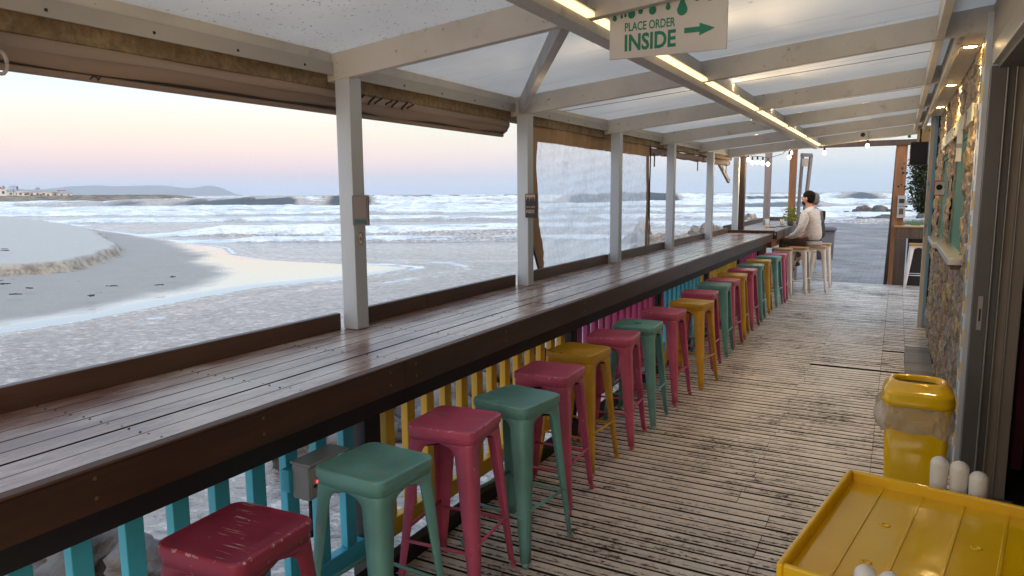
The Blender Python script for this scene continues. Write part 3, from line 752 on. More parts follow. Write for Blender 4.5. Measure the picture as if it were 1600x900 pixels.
fbo = part(fb, 'front_board', BOARD, b1, bevel=.004)
lip = MB().box(-1.857, -1.820, -1.2, 12.62, BT-.006, BT+.003); part(lip, 'edge_strip', wood('worn_edge_strip', (.09, .042, .026), (.15, .075, .05), 'Y', .6, 5, .25), b1, bevel=.003)
sc_ = MB()
for yy in (1.05, 1.62, 2.30, 2.48, 3.3, 4.4, 5.6, 6.95, 7.15, 8.6, 9.9, 11.4):
    for zz in (.965, 1.02): sc_.add([(-1.823, yy+.006*math.cos(a), zz+.006*math.sin(a)) for a in np.linspace(0, 2*math.pi, 9)[:-1]]+[(-1.8245, yy, zz)], [(i, (i+1) % 8, 8) for i in range(8)])
merge(fbo, part(sc_, 'screws', plain('brass_screw', (.25, .18, .10), .4, .8), b1))
ub = MB().box(-2.05, -1.95, -1.2, 12.6, .80, 1.008); part(ub, 'support_beam', BLACKW, b1, bevel=.003)
bk = MB()
for a, b in ((-1.2, 2.83), (2.925, 3.62), (3.624, 4.80), (4.895, 6.80), (6.895, 8.78), (8.875, 10.87), (10.965, 12.6)): bk.box(-2.60, -2.562, a, b, BT-.10, BT+.085)
part(bk, 'back_ledge', wood('ledge_board', (.075, .036, .022), (.14, .072, .046), 'Y', .5, 5, .25), b1, bevel=.004)
br_ = MB()
for yy in (1.2, 2.45, 4.75, 6.95, 9.1, 11.2, 12.4): br_.box(-2.5, -1.87, yy-.03, yy+.03, .93, 1.005)
part(br_, 'bearer', BLACKW, b1)
# second counter, weathered, at the far end of the bar
WEATH = wood('weathered_counter', (.22, .17, .14), (.36, .30, .26), 'Y', .55, 6, .3)
b2 = bar('bar_counter', 12.66, 15.5, -2.62, -1.80, 1.085, WEATH, 'weathered end of the bar with the two drinks, beyond the varnished counter', npl=8)
part(MB().box(-1.797, -1.765, 12.66, 15.5, .95, 1.083), 'front_board', DARKBROWN, b2, bevel=.004)
part(MB().box(-2.62, -1.80, 12.63, 12.657, 1.0, 1.10), 'end_board', BOARD, b2, bevel=.003)
e2 = MB().box(-2.665, -2.625, 12.66, 17.4, 1.0, 1.17); e2.box(-2.62, -1.95, 17.4, 17.44, 1.0, 1.17); part(e2, 'back_ledge', DARKBROWN, b2, bevel=.004)
e2 = MB().box(-2.62, -1.97, 15.52, 17.4, 1.045, 1.083); part(e2, 'end_shelf', WEATH, b2, bevel=.003)
e2 = MB().box(-2.0, -1.86, 12.75, 15.4, .80, .945); e2.box(-2.05, -1.95, 12.7, 12.8, -.03, .95); e2.box(-2.05, -1.95, 15.3, 15.4, -.2, .95); e2.box(-2.1, -2.0, 17.2, 17.3, -.2, 1.04)
part(e2, 'support_frame', BROWNW, b2, bevel=.004)

# ================================================================== RAILING under the bar: coloured pickets between dark posts
posts_y = [.15, 2.46, 4.78, 6.95, 9.0, 11.05, 12.75]
secs = [(-1.2, .08, 'b'), (.22, 2.40, 'b'), (2.53, 4.70, 'y'), (4.86, 6.87, 'p'), (7.03, 8.92, 'b'), (9.08, 10.97, 'y'), (11.13, 12.68, 'p')]
cm_ = {'b': (BLUEP, 'light blue'), 'y': (YELP, 'yellow'), 'p': (PINKP, 'pink')}
lab_s = ['light blue picket railing section at the very near end of the bar', 'light blue picket railing section carrying the grey socket box',
         'yellow picket railing section behind the second and third stools', 'pink picket railing section behind the sixth to eighth stools', 'light blue picket railing section halfway along the row of stools',
         'short run of yellow pickets far along the bar', 'pink picket railing at the far end under the bar']
for i, (a, b, c) in enumerate(secs):
    mt, cn_ = cm_[c]
    t = thing('railing', (-2.1, (a+b)/2, 0), lab_s[i], 'railing', 'coloured railing sections under the bar')
    part(MB().box(-2.125, -2.075, a, b, .095, .185), 'bottom_rail', mt, t, bevel=.004)
    part(MB().box(-2.125, -2.075, a, b, .855, .925), 'top_rail', BLACKW, t, bevel=.004)
    n = int(round((b-a)/.168)); 
    for k in range(n):
        yc = a+(k+.5)*(b-a)/n
        if i == 4 and k == 0: mk = PINKP
        elif i == 4 and k == n-1: mk = YELP
        else: mk = mt
        o = part(MB().box(-2.12, -2.08, yc-.032, yc+.032, .187, .853), 'picket', mk, t, bevel=.003)
for i, yy in enumerate(posts_y):
    lone(MB().box(-2.16, -2.06, yy-.055, yy+.055, -.55, .93), 'railing_post', BLACKW if i else BLACKW, (-2.11, yy, -.5),
         ['black railing post nearest the camera between two light blue sections', 'black railing post between the light blue and yellow sections', 'black railing post between the yellow and pink sections',
          'black railing post between the pink and second light blue sections', 'black railing post between the second blue and far yellow sections', 'black railing post between the far yellow and pink sections', 'last black railing post at the far end under the bar'][i], 'post', 'black railing posts', bevel=.005)
# socket box on the blue railing
t = thing('socket_box', (-2.05, 2.0, .6), 'grey weatherproof socket box with red indicator fixed on the light blue railing', 'socket box')
bx_ = MB().box(-2.03, -1.945, 1.93, 2.09, .575, .715); part(bx_, 'housing', GREYBOX, t, bevel=.006)
part(MB().box(-2.075, -2.032, 1.915, 2.00, .60, .69), 'mounting_block', BLUEP, t, bevel=.003)
part(MB().box(-2.035, -1.93, 1.925, 2.15, .717, .727, Matrix.Identity(4)), 'lid', GREYBOX, t, bevel=.003)
f_p = MB().box(-1.944, -1.940, 1.94, 2.08, .59, .705); part(f_p, 'face_plate', ALUL, t)
h_ = MB()
for (yy, zz) in ((1.975, .675), (2.04, .675), (1.96, .63), (2.0, .62), (2.05, .63)): h_.box(-1.9398, -1.938, yy-.008, yy+.008, zz-.006, zz+.006)
part(h_, 'socket_holes', BLACKP, t)
part(MB().box(-1.9378, -1.936, 1.965, 1.980, .640, .650), 'indicator', emis('red_indicator', (1, .05, .05), 1.5), t)
part(MB().tube([(-1.98, 1.97, .573), (-1.98, 1.97, .50), (-1.99, 1.98, .40)], .007), 'cable', BLACKP, t)

# ================================================================== WHITE POSTS
PY = [2.89, 4.86, 6.86, 8.82, 10.92, 12.88]
plabs = ['nearest white post on the bar, with the grey plate sign and oval sticker', 'second white post on the bar, with the small black order sign', 'third white post on the bar, in front of the clear plastic blind',
         'fourth white post on the bar, just past the clear plastic blind', 'fifth white post on the bar, beside the heap of tan boulders', 'last white post on the bar, against the dark brown post']
for i, y in enumerate(PY):
    h = .046
    lone(MB().box(-2.556, -2.462, y-h, y+h, BT+.001, 2.345), 'post', WHITE_POST, (-2.51, y, BT), plabs[i], 'post', 'white posts along the bar', bevel=.004)
lone(MB().box(-2.50, -2.385, 12.98, 13.10, 1.087, 2.40), 'timber_post', DARKBROWN, (-2.5, 13.1, 1.0), 'dark brown post touching the last white post at the end of the bar', 'post', bevel=.004)
lone(MB().box(-2.42, -2.30, 15.25, 15.37, 1.087, 2.62), 'timber_post', GREYPOST, (-2.36, 15.3, 1.0), 'grey violet post standing behind the drinks and string bulbs', 'post', bevel=.004)
lone(MB().box(-2.63, -2.55, .94, 1.03, BT+.08, 2.33), 'timber_post', BLACKW, (-2.6, .98, 1.1), 'dark post at the left picture edge behind the bar', 'post', bevel=.004)

# ================================================================== VERANDA ROOF
SL = .10
def zl(x): return 2.34+SL*(x+2.46)
RH = .135
roof = thing('veranda_roof', (-1.2, 6, 2.3), 'white painted timber veranda roof with rafters and translucent sheets over the deck', 'roof')
RY = [-1.15, .85, 2.84, 4.80, 6.74, 8.60, 10.5, 12.4]
def rafter(y, x0, x1, y2=None, wd=.045):
    y2 = y if y2 is None else y2
    mb = MB(); z0, z1 = zl(x0), zl(x1)
    vs = []
    for (x, z, yy) in ((x0, z0, y), (x1, z1, y2)):
        vs += [(x, yy, z), (x, yy+wd, z), (x, yy+wd, z+RH), (x, yy, z+RH)]
    mb.add(vs, [(0, 1, 2, 3), (7, 6, 5, 4), (0, 4, 5, 1), (1, 5, 6, 2), (2, 6, 7, 3), (3, 7, 4, 0)])
    return part(mb, 'rafter', WHITE, roof, bevel=.003)
for y in RY:
    rafter(y, -2.60, .75 if abs(y-4.80) < .01 else .24)
# eaves board with lower strip
ev = MB()
for a, b in zip(RY[:-1], RY[1:]):
    ev.box(-2.600, -2.570, a+.047, b-.002, 2.370, 2.50)
part(ev, 'eaves_board', WHITE, roof, bevel=.003)
ev = MB()
for a, b in zip(RY[:-1], RY[1:]): ev.box(-2.568, -2.556, a+.05, b-.004, 2.356, 2.418)
part(ev, 'eaves_strip', painted('shaded_white_paint', (.40, .385, .365), (.25, .22, .18), .72, .55, .06, 3), roof, bevel=.002)  # strip toned darker, its colour carries the shading difference from the board
bh = MB()
for a, b in zip(RY[:-1], RY[1:]):
    for k in range(5): bh.lathe([(.0055, 0), (.0055, .004), (.0001, .004)], (0, 0, 0), 8) if False else bh.box(-2.5558, -2.5535, a+.2+k*(b-a-.4)/4-.005, a+.2+k*(b-a-.4)/4+.005, 2.374, 2.384)
part(bh, 'bolt_heads', DARKWIRE, roof)
# long light batten under the rafters with LED strip on it, and blocking above
part(MB().box(-1.235, -1.155, -1.1, 12.35, zl(-1.2)-.048, zl(-1.2)-.006), 'batten', WHITE, roof, bevel=.002)
led = MB()
for a, b in zip(RY[:-1], RY[1:]): led.box(-1.172, -1.132, a+.055, b-.012, zl(-1.13)+.018, zl(-1.13)+.024)
part(led, 'light_shelf', WHITE, roof)
ledo = MB()
for a, b in zip(RY[:-1], RY[1:]): ledo.box(-1.168, -1.157, a+.055, b-.012, zl(-1.16)+.003, zl(-1.16)+.015)
bl = MB()
for a, b in zip(RY[:-1], RY[1:]): bl.box(-1.215, -1.175, a+.047, b-.002, zl(-1.19)+.002, zl(-1.19)+RH-.01)
part(bl, 'blocking', WHITE, roof, bevel=.002)
LEDSTRIP = thing('led_strip', (-1.15, 6, zl(-1.15)), 'warm glowing light strip running along the white ceiling batten', 'light strip')
for a, b in zip(RY[:-1], RY[1:]):
    part(MB().box(-1.172, -1.138, a+.055, b-.012, zl(-1.16)+.002, zl(-1.16)+.017), 'glow_segment', LEDM, LEDSTRIP)
for a, b in zip(RY[:-1], RY[1:]):
    for sx_ in (1, -1):
        al = bpy.data.lights.new('strip_light', 'AREA'); al.shape = 'RECTANGLE'; al.size = .03; al.size_y = b-a-.12; al.energy = 8 if sx_ > 0 else 3; al.color = (1, .76, .44)
        ao = bpy.data.objects.new('strip_light', al); col.objects.link(ao)
        ao.parent = LEDSTRIP; ao.location = Vector((-1.145 if sx_ > 0 else -1.245, (a+b)/2+.02, zl(-1.15)+.032))-BASES[LEDSTRIP.name]
        ao.rotation_euler = Vector((-sx_*.9, 0, -1)).to_track_quat('Z', 'Y').to_euler()
# blocking at the wall side, gap board, end fascia
bw = MB()
for a, b in zip(RY[:-1], RY[1:]): bw.box(.135, .175, a+.047, b-.002, zl(.15)+.004, zl(.15)+RH)
part(bw, 'wall_blocking', WHITE, roof, bevel=.002)
CB = MB().box(.232, .262, 4.86, 12.3, 2.575, 2.72); part(CB, 'gutter_board', WHITE, roof, bevel=.003)
part(MB().box(.176, .230, -1.0, 12.3, 2.79, 2.80), 'gap_cover', BLACKW, roof)
# roof sheets (translucent plastic, sky light comes through)
def sheetmat(name, c, trn, speck):
    s = NB(name); v = s.coords((1, 1, 1), rand=False)
    n1 = s.noise(v, 1.3, 5, .6)
    c0 = s.mix(s.step(n1, .3, .7), tuple(x*.86 for x in c), c)
    if speck:
        sp = s.noise(v, 62, 3, .5)
        m1 = s.step(sp, .665, .69)
        c0 = s.mix(m1, c0, (.06, .05, .04))
    else:
        sp = s.noise(v, 20, 3, .5); c0 = s.mix(s.step(sp, .75, .78), c0, (.20, .17, .14))
        st = s.noise(s.coords((.4, 6, 1), rand=False), 2, 5, .6); c0 = s.mix(s.step(st, .56, .72, 0, .45), c0, (.33, .30, .27))
    s.set(color=c0, rough=.28 if not speck else .5)
    tr = s.n('ShaderNodeBsdfTranslucent'); s.l(c0, tr.inputs[0])
    mx = s.n('ShaderNodeMixShader'); mx.inputs[0].default_value = trn
    s.l(s.b.outputs[0], mx.inputs[1]); s.l(tr.outputs[0], mx.inputs[2]); s.l(mx.outputs[0], s.out.inputs[0])
    return s.m
SH1 = sheetmat('speckled_roof_sheet', (.70, .67, .63), .25, True)
SH2 = sheetmat('milky_roof_sheet', (.72, .70, .67), .28, False)
def sheet(y0, y1, m_, sag=0):
    n = 14; vs = []; fs = []
    for i in range(n+1):
        x = -2.72+(3.47)*i/n
        for j in range(9):
            y = y0+(y1-y0)*j/8
            vs.append((x, y, zl(x)+RH+.004-.028*sag*math.sin(math.pi*j/8)*(.6+.4*math.sin(x*2))))
    for i in range(n):
        for j in range(8): a = i*9+j; fs.append((a, a+1, a+10, a+9))
    part(MB().add(vs, fs, True), 'roof_sheet', m_, roof)
sheet(-1.3, 2.86, SH1); sheet(2.861, 4.82, SH2); 
for a, b in ((4.821, 6.76), (6.761, 8.62), (8.621, 10.52), (10.521, 12.6)): sheet(a, b, SH2, .6)
sm_ = MB()
for y in (5.75, 7.7, 9.5, 11.4):
    for i in range(10):
        x0 = -2.55+i*.27; sm_.beam((x0, y-.1+.02*i, zl(x0)+RH-.022), (x0+.27, y-.08+.02*i, zl(x0+.27)+RH-.022), .006, .004)
part(sm_, 'sheet_seam', plain('seam', (.25, .22, .2), .7), roof)
# diagonal brace in the roof plane
def zbr(x): return zl(x)+.055
mb = MB(); a_ = Vector((-2.50, 4.79, zbr(-2.5))); b_ = Vector((-1.30, 2.91, zbr(-1.3)))
mb.beam(a_, b_, .045, .10); BR = painted('grey_washed_timber', (.40, .39, .39), (.2, .18, .16), .68, .6, .2, 3, (1, 1, 1), 12, .3)
part(mb, 'brace', BR, roof, bevel=.003)
# end fascia boards at the far end
mb = MB(); vs = []
for (x, yy) in ((-2.60, 12.62), (.30, 12.62)):
    vs += [(x, yy, zl(x)+.0), (x, yy+.03, zl(x)+.0), (x, yy+.03, zl(x)+RH+.03), (x, yy, zl(x)+RH+.03)]
mb.add(vs, [(0, 1, 2, 3), (7, 6, 5, 4), (0, 4, 5, 1), (1, 5, 6, 2), (2, 6, 7, 3), (3, 7, 4, 0)])
part(mb, 'end_fascia', WHITE, roof, bevel=.003)
mb = MB().beam((-2.50, 12.70, 2.20), (-2.50, 12.30, 2.36), .03, .06) if False else MB().beam((-2.62, 12.80, 1.93), (-2.72, 12.2, 2.33), .04, .07)
part(mb, 'corner_brace', GREYPOST, roof, bevel=.003)
# old beam outside the eaves that carries the blinds
eb = MB().box(-2.675, -2.602, -1.2, 12.9, 2.295, 2.44); lone(eb, 'eaves_beam', OLDWOOD, (-2.63, 5, 2.3), 'rough weathered brown timber beam under the eaves behind the white posts', 'beam', bevel=.006)

# ================================================================== BLINDS
def wavy_roll(y0, y1, x, z, r, seed, sagk=.012, n=60, squash=.8):
    loops = []
    for i in range(n+1):
        y = y0+(y1-y0)*i/n
        dz = sagk*math.sin(y*2.1+seed)+.006*math.sin(y*7+seed*2)
        rr = r*(1+.04*math.sin(y*5.3+seed)+.025*math.sin(y*17+seed*3))
        loops.append([(x+rr*squash*math.cos(a), y, z+dz+rr*math.sin(a)*(1+.12*math.sin(3*a+y*3))) for a in [2*math.pi*k/14 for k in range(14)]])
    return MB().loft(loops)
def rolled(y0, y1, label, seed, zc=2.222):
    t = thing('rolled_blind', (-2.64, (y0+y1)/2, 2.2), label, 'blind', 'rolled blinds under the eaves')
    part(wavy_roll(y0, y1, -2.640, zc+.056, .040, seed, .004), 'upper_fold', painted('pale_blind_canvas', (.33, .265, .23), (.2, .15, .12), .80, .8, .12, 2, (1, .3, 1), 18, .5), t)
    part(wavy_roll(y0+.02, y1-.03, -2.633, zc+.010, .033, seed+2, .002), 'middle_fold', CANVAS, t)
    part(MB().tube([(-2.623, y0+.04+(y1-y0-.1)*q/20, zc-.0205) for q in range(21)], .006, 6), 'crease_piping', BLACKP, t)  # black piping that also draws the dark crease above the bottom bar
    part(MB().box(-2.657, -2.623, y0+.05, y1-.06, zc-.048, zc-.024), 'bottom_bar', CANVAS, t, bevel=.008)
    return t
r1 = r0 = rolled(-1.1, 4.80, 'long rolled brown canvas blind with black printed strokes behind the nearest white post', 1)
# black printed strokes, badge and clips
for k in range(7):
    mb = MB(); y = 3.10+k*.075+.02*(k % 2); hgt = .035+.012*math.sin(k*1.7)
    for j in range(8):
        a0 = -1.1+2.0*j/8; a1 = -1.1+2.0*(j+1)/8
        p0 = (-2.6045, y+.030*math.sin(a0*1.4), 2.278+hgt*a0*.6); p1 = (-2.6045, y+.030*math.sin(a1*1.4), 2.278+hgt*a1*.6)
        mb.beam(p0, p1, .010*(1.3-abs(a0)*.6), .006)
    part(mb, 'printed_stroke', BLACKPR, r1)
part(MB().tube([(-2.622, 1.62, 2.180), (-2.622, 1.63, 2.192), (-2.622, 1.645, 2.192), (-2.622, 1.65, 2.181), (-2.622, 1.66, 2.195)], .0025, 6), 'printed_mark', BLACKPR, r0)
# clip and ring at the left picture edge
t = thing('blind_clip', (-2.52, 1.26, 2.2), 'pale metal clip ring hanging from the rolled blind at the left picture edge', 'clip')
pts = [(-2.50+0*k, 1.262+.020*math.cos(a), 2.175+.035*math.sin(a)) for k, a in enumerate(np.linspace(0, 2*math.pi, 17))]
part(MB().tube(pts, .006, 8), 'ring', ALUL, t); part(MB().box(-2.545, -2.49, 1.225, 1.262, 2.205, 2.28), 'strap', CANVAS, t, bevel=.004)
# far rolled blinds
for a, b, sd, lb in ((8.35, 8.78, 7, 'short end of a rolled blind between the clear blind and the fourth white post'), (8.86, 10.88, 9, 'thin rolled brown blind between the fourth and fifth white posts'), (10.96, 12.84, 11, 'thin rolled brown blind between the fifth and last white posts')):
    t = thing('rolled_blind', (-2.64, (a+b)/2, 2.2), lb, 'blind', 'rolled blinds under the eaves')
    part(wavy_roll(a, b, -2.65, 2.250, .045, sd, .008), 'canvas_roll', CANVAS, t)
    part(MB().box(-2.615, -2.605, b-.35, b-.325, 2.06, 2.22), 'strap', BLACKP, t)
# the lowered clear plastic blind
cb = thing('clear_blind', (-2.63, 6.8, 2.2), 'lowered clear plastic roll-down blind with tan canvas border, wrinkled and misty', 'blind')
CY0, CY1 = 5.12, 8.33
def cz(y, t): # bottom hem
    return 1.07
def surf(u, v):   # u along y (0..1), v down (0..1)
    y = CY0+(CY1-CY0)*u; z = 2.33-(2.33-1.075)*v
    rip = .010*math.sin(u*120+v*9)*math.exp(-v*4)+.008*math.sin(u*37+v*13)+.012*math.sin(u*9+v*5)+.004*math.sin(v*80+u*20)
    rip *= min(1, max(.12, (u-.05)*12), max(.12, (.93-u)*12))
    return Vector((-2.635+rip, y, z))
tp = MB(); N1, N2 = 160, 60
def patch(u0, u1, v0, v1, n1, n2, warp=lambda u, v: (u, v), dx=0):
    vs = []; fs = []
    for i in range(n1+1):
        for j in range(n2+1):
            u = u0+(u1-u0)*i/n1; v = v0+(v1-v0)*j/n2; u, v = warp(u, v); p = surf(u, v); p.x += dx; vs.append(p)
    for i in range(n1):
        for j in range(n2): a = i*(n2+1)+j; fs.append((a, a+1, a+n2+2, a+n2+1))
    return MB().add(vs, fs, True)
def lft(v): return .075*max(0, (v-.6)/.4)**1.2
def rgt(v): return .060+.004*math.sin(v*17)+.05*max(0, (v-.45)/.55)
part(patch(0, 1, -.02, .125, 160, 8), 'top_border', CANVAS2, cb)
part(patch(0, 1, .125, .998, 24, 60, lambda u, v: (lft(v)+(rgt(v)-lft(v))*u, v), .001), 'side_border', CANVAS2, cb)
part(patch(.965, 1, .125, .998, 4, 60, lambda u, v: (u-.006*math.sin(v*9), v), .001), 'side_border', CANVAS2, cb)
part(MB().tube([surf(0.996, v)+Vector((.01, .012, 0)) for v in np.linspace(0, .99, 20)], .008, 6), 'edge_cord', BLACKP, cb)
part(MB().tube([surf(lft(v)-.002, v)+Vector((.012, -.006, 0)) for v in np.linspace(.60, .985, 12)], .010, 6), 'edge_cord', BLACKP, cb)
PLAS = NB('misty_clear_plastic'); s = PLAS; v = s.coords((1, 1, 1), rand=False)
s.b.inputs['Base Color'].default_value = (.80, .83, .87, 1)
nw = s.noise(s.coords((1, 1, .28), rand=False), 26, 4, .6, .8); nw2 = s.noise(s.coords((1, 1, 1), rand=False), 9, 5, .65, 1.0)
tpn = s.n('ShaderNodeBsdfTransparent'); tpn.inputs[0].default_value = (.96, .97, .98, 1)
gl = s.n('ShaderNodeBsdfGlossy'); gl.inputs['Roughness'].default_value = .10; gl.inputs['Color'].default_value = (.9, .9, .9, 1)
df = s.n('ShaderNodeBsdfDiffuse'); df.inputs[0].default_value = (.88, .89, .91, 1)
tl = s.n('ShaderNodeBsdfTranslucent'); tl.inputs[0].default_value = (.92, .93, .95, 1)
bp = s.n('ShaderNodeBump'); bp.inputs['Strength'].default_value = 1.0; bp.inputs['Distance'].default_value = .022
s.l(s.math('ADD', nw, nw2), bp.inputs['Height'])
for q in (gl, df): s.l(bp.outputs[0], q.inputs['Normal'])
mist = s.n('ShaderNodeMixShader'); mist.inputs[0].default_value = .85; s.l(df.outputs[0], mist.inputs[1]); s.l(tl.outputs[0], mist.inputs[2])
m1 = s.n('ShaderNodeMixShader'); s.l(s.step(nw2, .3, .75, .40, .66), m1.inputs[0]); s.l(tpn.outputs[0], m1.inputs[1]); s.l(mist.outputs[0], m1.inputs[2])
m2 = s.n('ShaderNodeMixShader'); s.l(s.step(nw, .45, .75, .04, .30), m2.inputs[0]); s.l(m1.outputs[0], m2.inputs[1]); s.l(gl.outputs[0], m2.inputs[2])
s.l(m2.outputs[0], s.out.inputs[0])
pl_ = patch(0, 1, .12, .998, 160, 60, lambda u, v: (rgt(v)-.008+(.97-rgt(v)+.008)*u, v), -.003)
part(pl_, 'plastic_window', PLAS.m, cb)

# ================================================================== STOOLS
def stool_parts(paint, hs=.165, H=.76, seatmat=None, hf=.206, slot=False):
    """meshes of one stool, centred on the origin"""
    out = []
    st = MB(); loops = []
    for z, h in ((H-.036, hs-.002), (H-.0355, hs-.0005), (H-.034, hs), (H-.008, hs), (H-.006, hs-.0003), (H-.002, hs-.0025), (H-.0005, hs-.006), (H, hs-.008), (H-.0003, hs-.012), (H-.0022, hs-.022), (H-.0032, hs-.032), (H-.0036, hs-.05), (H-.004, .02)):
        loops.append([(x, y, z) for x, y in rrect(h, min(.042, h*.6), 6)])
    st.loft(loops, True, True, True)
    out.append(('seat', st, seatmat or paint))
    ap = MB(); t = .004
    h0, h1 = hs-.006, hs-.010
    def ring(h, z): return [(x, y, z) for x, y in rrect(h, .040, 6)]
    ap.loft([ring(h0, H-.034), ring(h1+.004, H-.062), ring(h1+.001, H-.062), ring(h0-t, H-.034)], False, False, True)
    out.append(('apron', ap, paint))
    zs = [.018, .10, .2, .3, .4, .5, .58, H-.125, H-.112, H-.100, H-.092, H-.085, H-.079, H-.074, H-.070, H-.060]
    def hz(z): return hf+(hs-.008-hf)*(z/(H-.06))
    def wz(z):
        w = .034+.050*(z/(H-.06))
        k = min(1, max(0, (z-(H-.112))/.040))
        return w+.052*(1-math.sqrt(1-k*k))+(.03 if z > H-.0655 else 0)
    legs = []
    for q in range(4):
        mb = MB(); loops = []; R = Matrix.Rotation(q*math.pi/2, 3, 'Z')
        for z in zs:
            h, w = hz(z), wz(z); rc = min(.030, w*.55); o1 = []
            o1.append((h-w, h)); 
            for k in range(6):
                a = rad(90-90*k/5); o1.append((h-rc+rc*math.cos(a), h-rc+rc*math.sin(a)))
            o1.append((h, h-w))
            t = .0045; i1 = [(h, h-w)]
            i1 = [(h-t, h-w)]
            for k in range(6):
                a = rad(90*k/5); i1.append((h-rc+(rc-t)*math.cos(a), h-rc+(rc-t)*math.sin(a)))
            i1.append((h-w, h-t))
            loops.append([R @ Vector((x, y, z)) for x, y in o1+i1])
        mb.loft(loops, True, True, False)
        mb.sm = [True]*len(mb.sm)
        legs.append(('leg', mb, paint))
        ft = MB(); h = hz(0); c = R @ Vector((h-.013, h-.013, 0)); ft.lathe([(.014, 0), (.017, .006), (.016, .022), (.010, .024)], c, 10)
        legs.append(('foot', ft, 'SUB'))
    out += legs
    for q in range(4):
        z = .235 if q % 2 else .265
        h = hz(z)-.006; R = Matrix.Rotation(q*math.pi/2, 3, 'Z')
        out.append(('footrest', MB().tube([R @ Vector((h, -h+.012, z)), R @ Vector((h, h-.012, z))], .0075, 8), paint))
    br = MB(); h = hz(H-.105)-.012
    br.beam((-h, -h, H-.105), (h, h, H-.105), .024, .004); br.beam((-h, h, H-.112), (h, -h, H-.112), .024, .004)
    out.append(('cross_brace', br, DARKWIRE))
    if slot:
        out.append(('handle_hole', MB().loft([[(.030*math.cos(a), .011*math.sin(a), z) for a in np.linspace(0, 2*math.pi, 17)[:-1]] for z in (H-.006, H-.0015)]), BLACKP))
    return out
def make_stool(paint, **k):
    root = thing('bar_stool', (0, 0, 0), 'stool', 'stool')
    leg = None
    for nm, mb, mt in stool_parts(paint, **k):
        if mt == 'SUB': part(mb, nm, paint, root, parent=leg)
        else:
            o = part(mb, nm, mt, root)
            if nm == 'leg': leg = o
            if nm == 'seat': pass
    return root
protos = {'r': make_stool(MAROON), 'p': make_stool(PINK), 't': make_stool(TEAL), 'T': make_stool(TEAL, slot=True), 'y': make_stool(YELL)}
used = set()
spots = [('r', -1.69, 1.38), ('t', -1.68, 2.01), ('p', -1.69, 2.58), ('t', -1.61, 3.02), ('p', -1.70, 3.59), ('y', -1.76, 4.15), ('p', -1.73, 4.71), ('T', -1.71, 5.19), ('p', -1.71, 5.86),
         ('y', -1.62, 6.46), ('p', -1.71, 7.13), ('t', -1.72, 7.82), ('p', -1.72, 8.27), ('y', -1.73, 8.84), ('p', -1.73, 9.48), ('t', -1.74, 10.12), ('y', -1.75, 10.83), ('t', -1.72, 11.56), ('p', -1.69, 12.02)]
slab = ['maroon stool nearest the camera with scratched seat, its legs cut off by the picture edge', 'big teal stool right beside the grey socket box, second in the row',
        'pink stool in front of the yellow railing, third from the camera', 'teal stool with scuffed seat standing out from the bar, fourth from the camera',
        'pink stool with white scratches on its seat, fifth from the camera', 'nearest mustard yellow stool, sixth in the row', 'pink stool between the nearest mustard stool and the teal stool with a hole',
        'teal stool with a dark handle hole in its seat', 'pink stool just before the second mustard stool, ninth in the row', 'second mustard yellow stool, the one standing furthest out from the bar',
        'pink stool mostly hidden behind the second mustard stool', 'teal stool twelfth in the row, just beyond the second mustard stool and its pink neighbour', 'pink stool between the twelfth stool, teal, and the third mustard stool', 'third mustard yellow stool from the camera',
        'pink stool just beyond the third mustard stool', 'teal stool just before the fourth mustard stool', 'fourth mustard yellow stool, last of the yellow ones', 'last teal stool, just beyond the fourth mustard one', 'pink stool at the far end of the coloured row, next to the cream stools']
for i, (c, x, y) in enumerate(spots):
    o = protos[c] if c not in used else copy_tree(protos[c])
    used.add(c); o.location = (x, y, .003)
    o.rotation_euler = (0, 0, rad([4, -3, 5, -9, 3, -4, 5, 2, -3, -8, 3, 2, -3, 4, -2, 3, 4, -4, 3][i]))
    s_ = 1.0
    tag(o, slab[i], 'stool', 'coloured metal stools along the bar')
pc = make_stool(CREAM, seatmat=SEATWOOD, H=.80, hs=.16, hf=.20)
for i, (x, y, r_, lb) in enumerate([(-1.68, 12.72, 3, 'cream metal stool with wooden seat, left one of the three at the bar end'), (-1.47, 13.10, -4, 'cream metal stool with wooden seat, middle one of the three at the bar end'),
                                 (-1.22, 13.50, 5, 'cream metal stool with wooden seat under the man in the pale sweater'), (-1.2, 14.25, 2, 'cream stool under the person in the grey beanie')]):
    o = pc if i == 0 else copy_tree(pc)
    o.location = (x, y, .003); o.rotation_euler = (0, 0, rad(r_)); tag(o, lb, 'stool', 'cream stools with wooden seats')
WHS = painted('white_stool_paint', (.66, .66, .67), (.3, .27, .25), .74, .4, .04, 5)
o = make_stool(WHS, seatmat=SEATWOOD, H=.80, hs=.16, hf=.20); o.location = (.37, 14.80, .003); tag(o, 'white metal stool at the small brown counter on the right', 'stool')

# ================================================================== BUILDING on the right
WX = .40
bld = thing('building', (.8, 7, 0), 'beach cafe building with rough stone wall, serving windows and mosaic door trim', 'building')
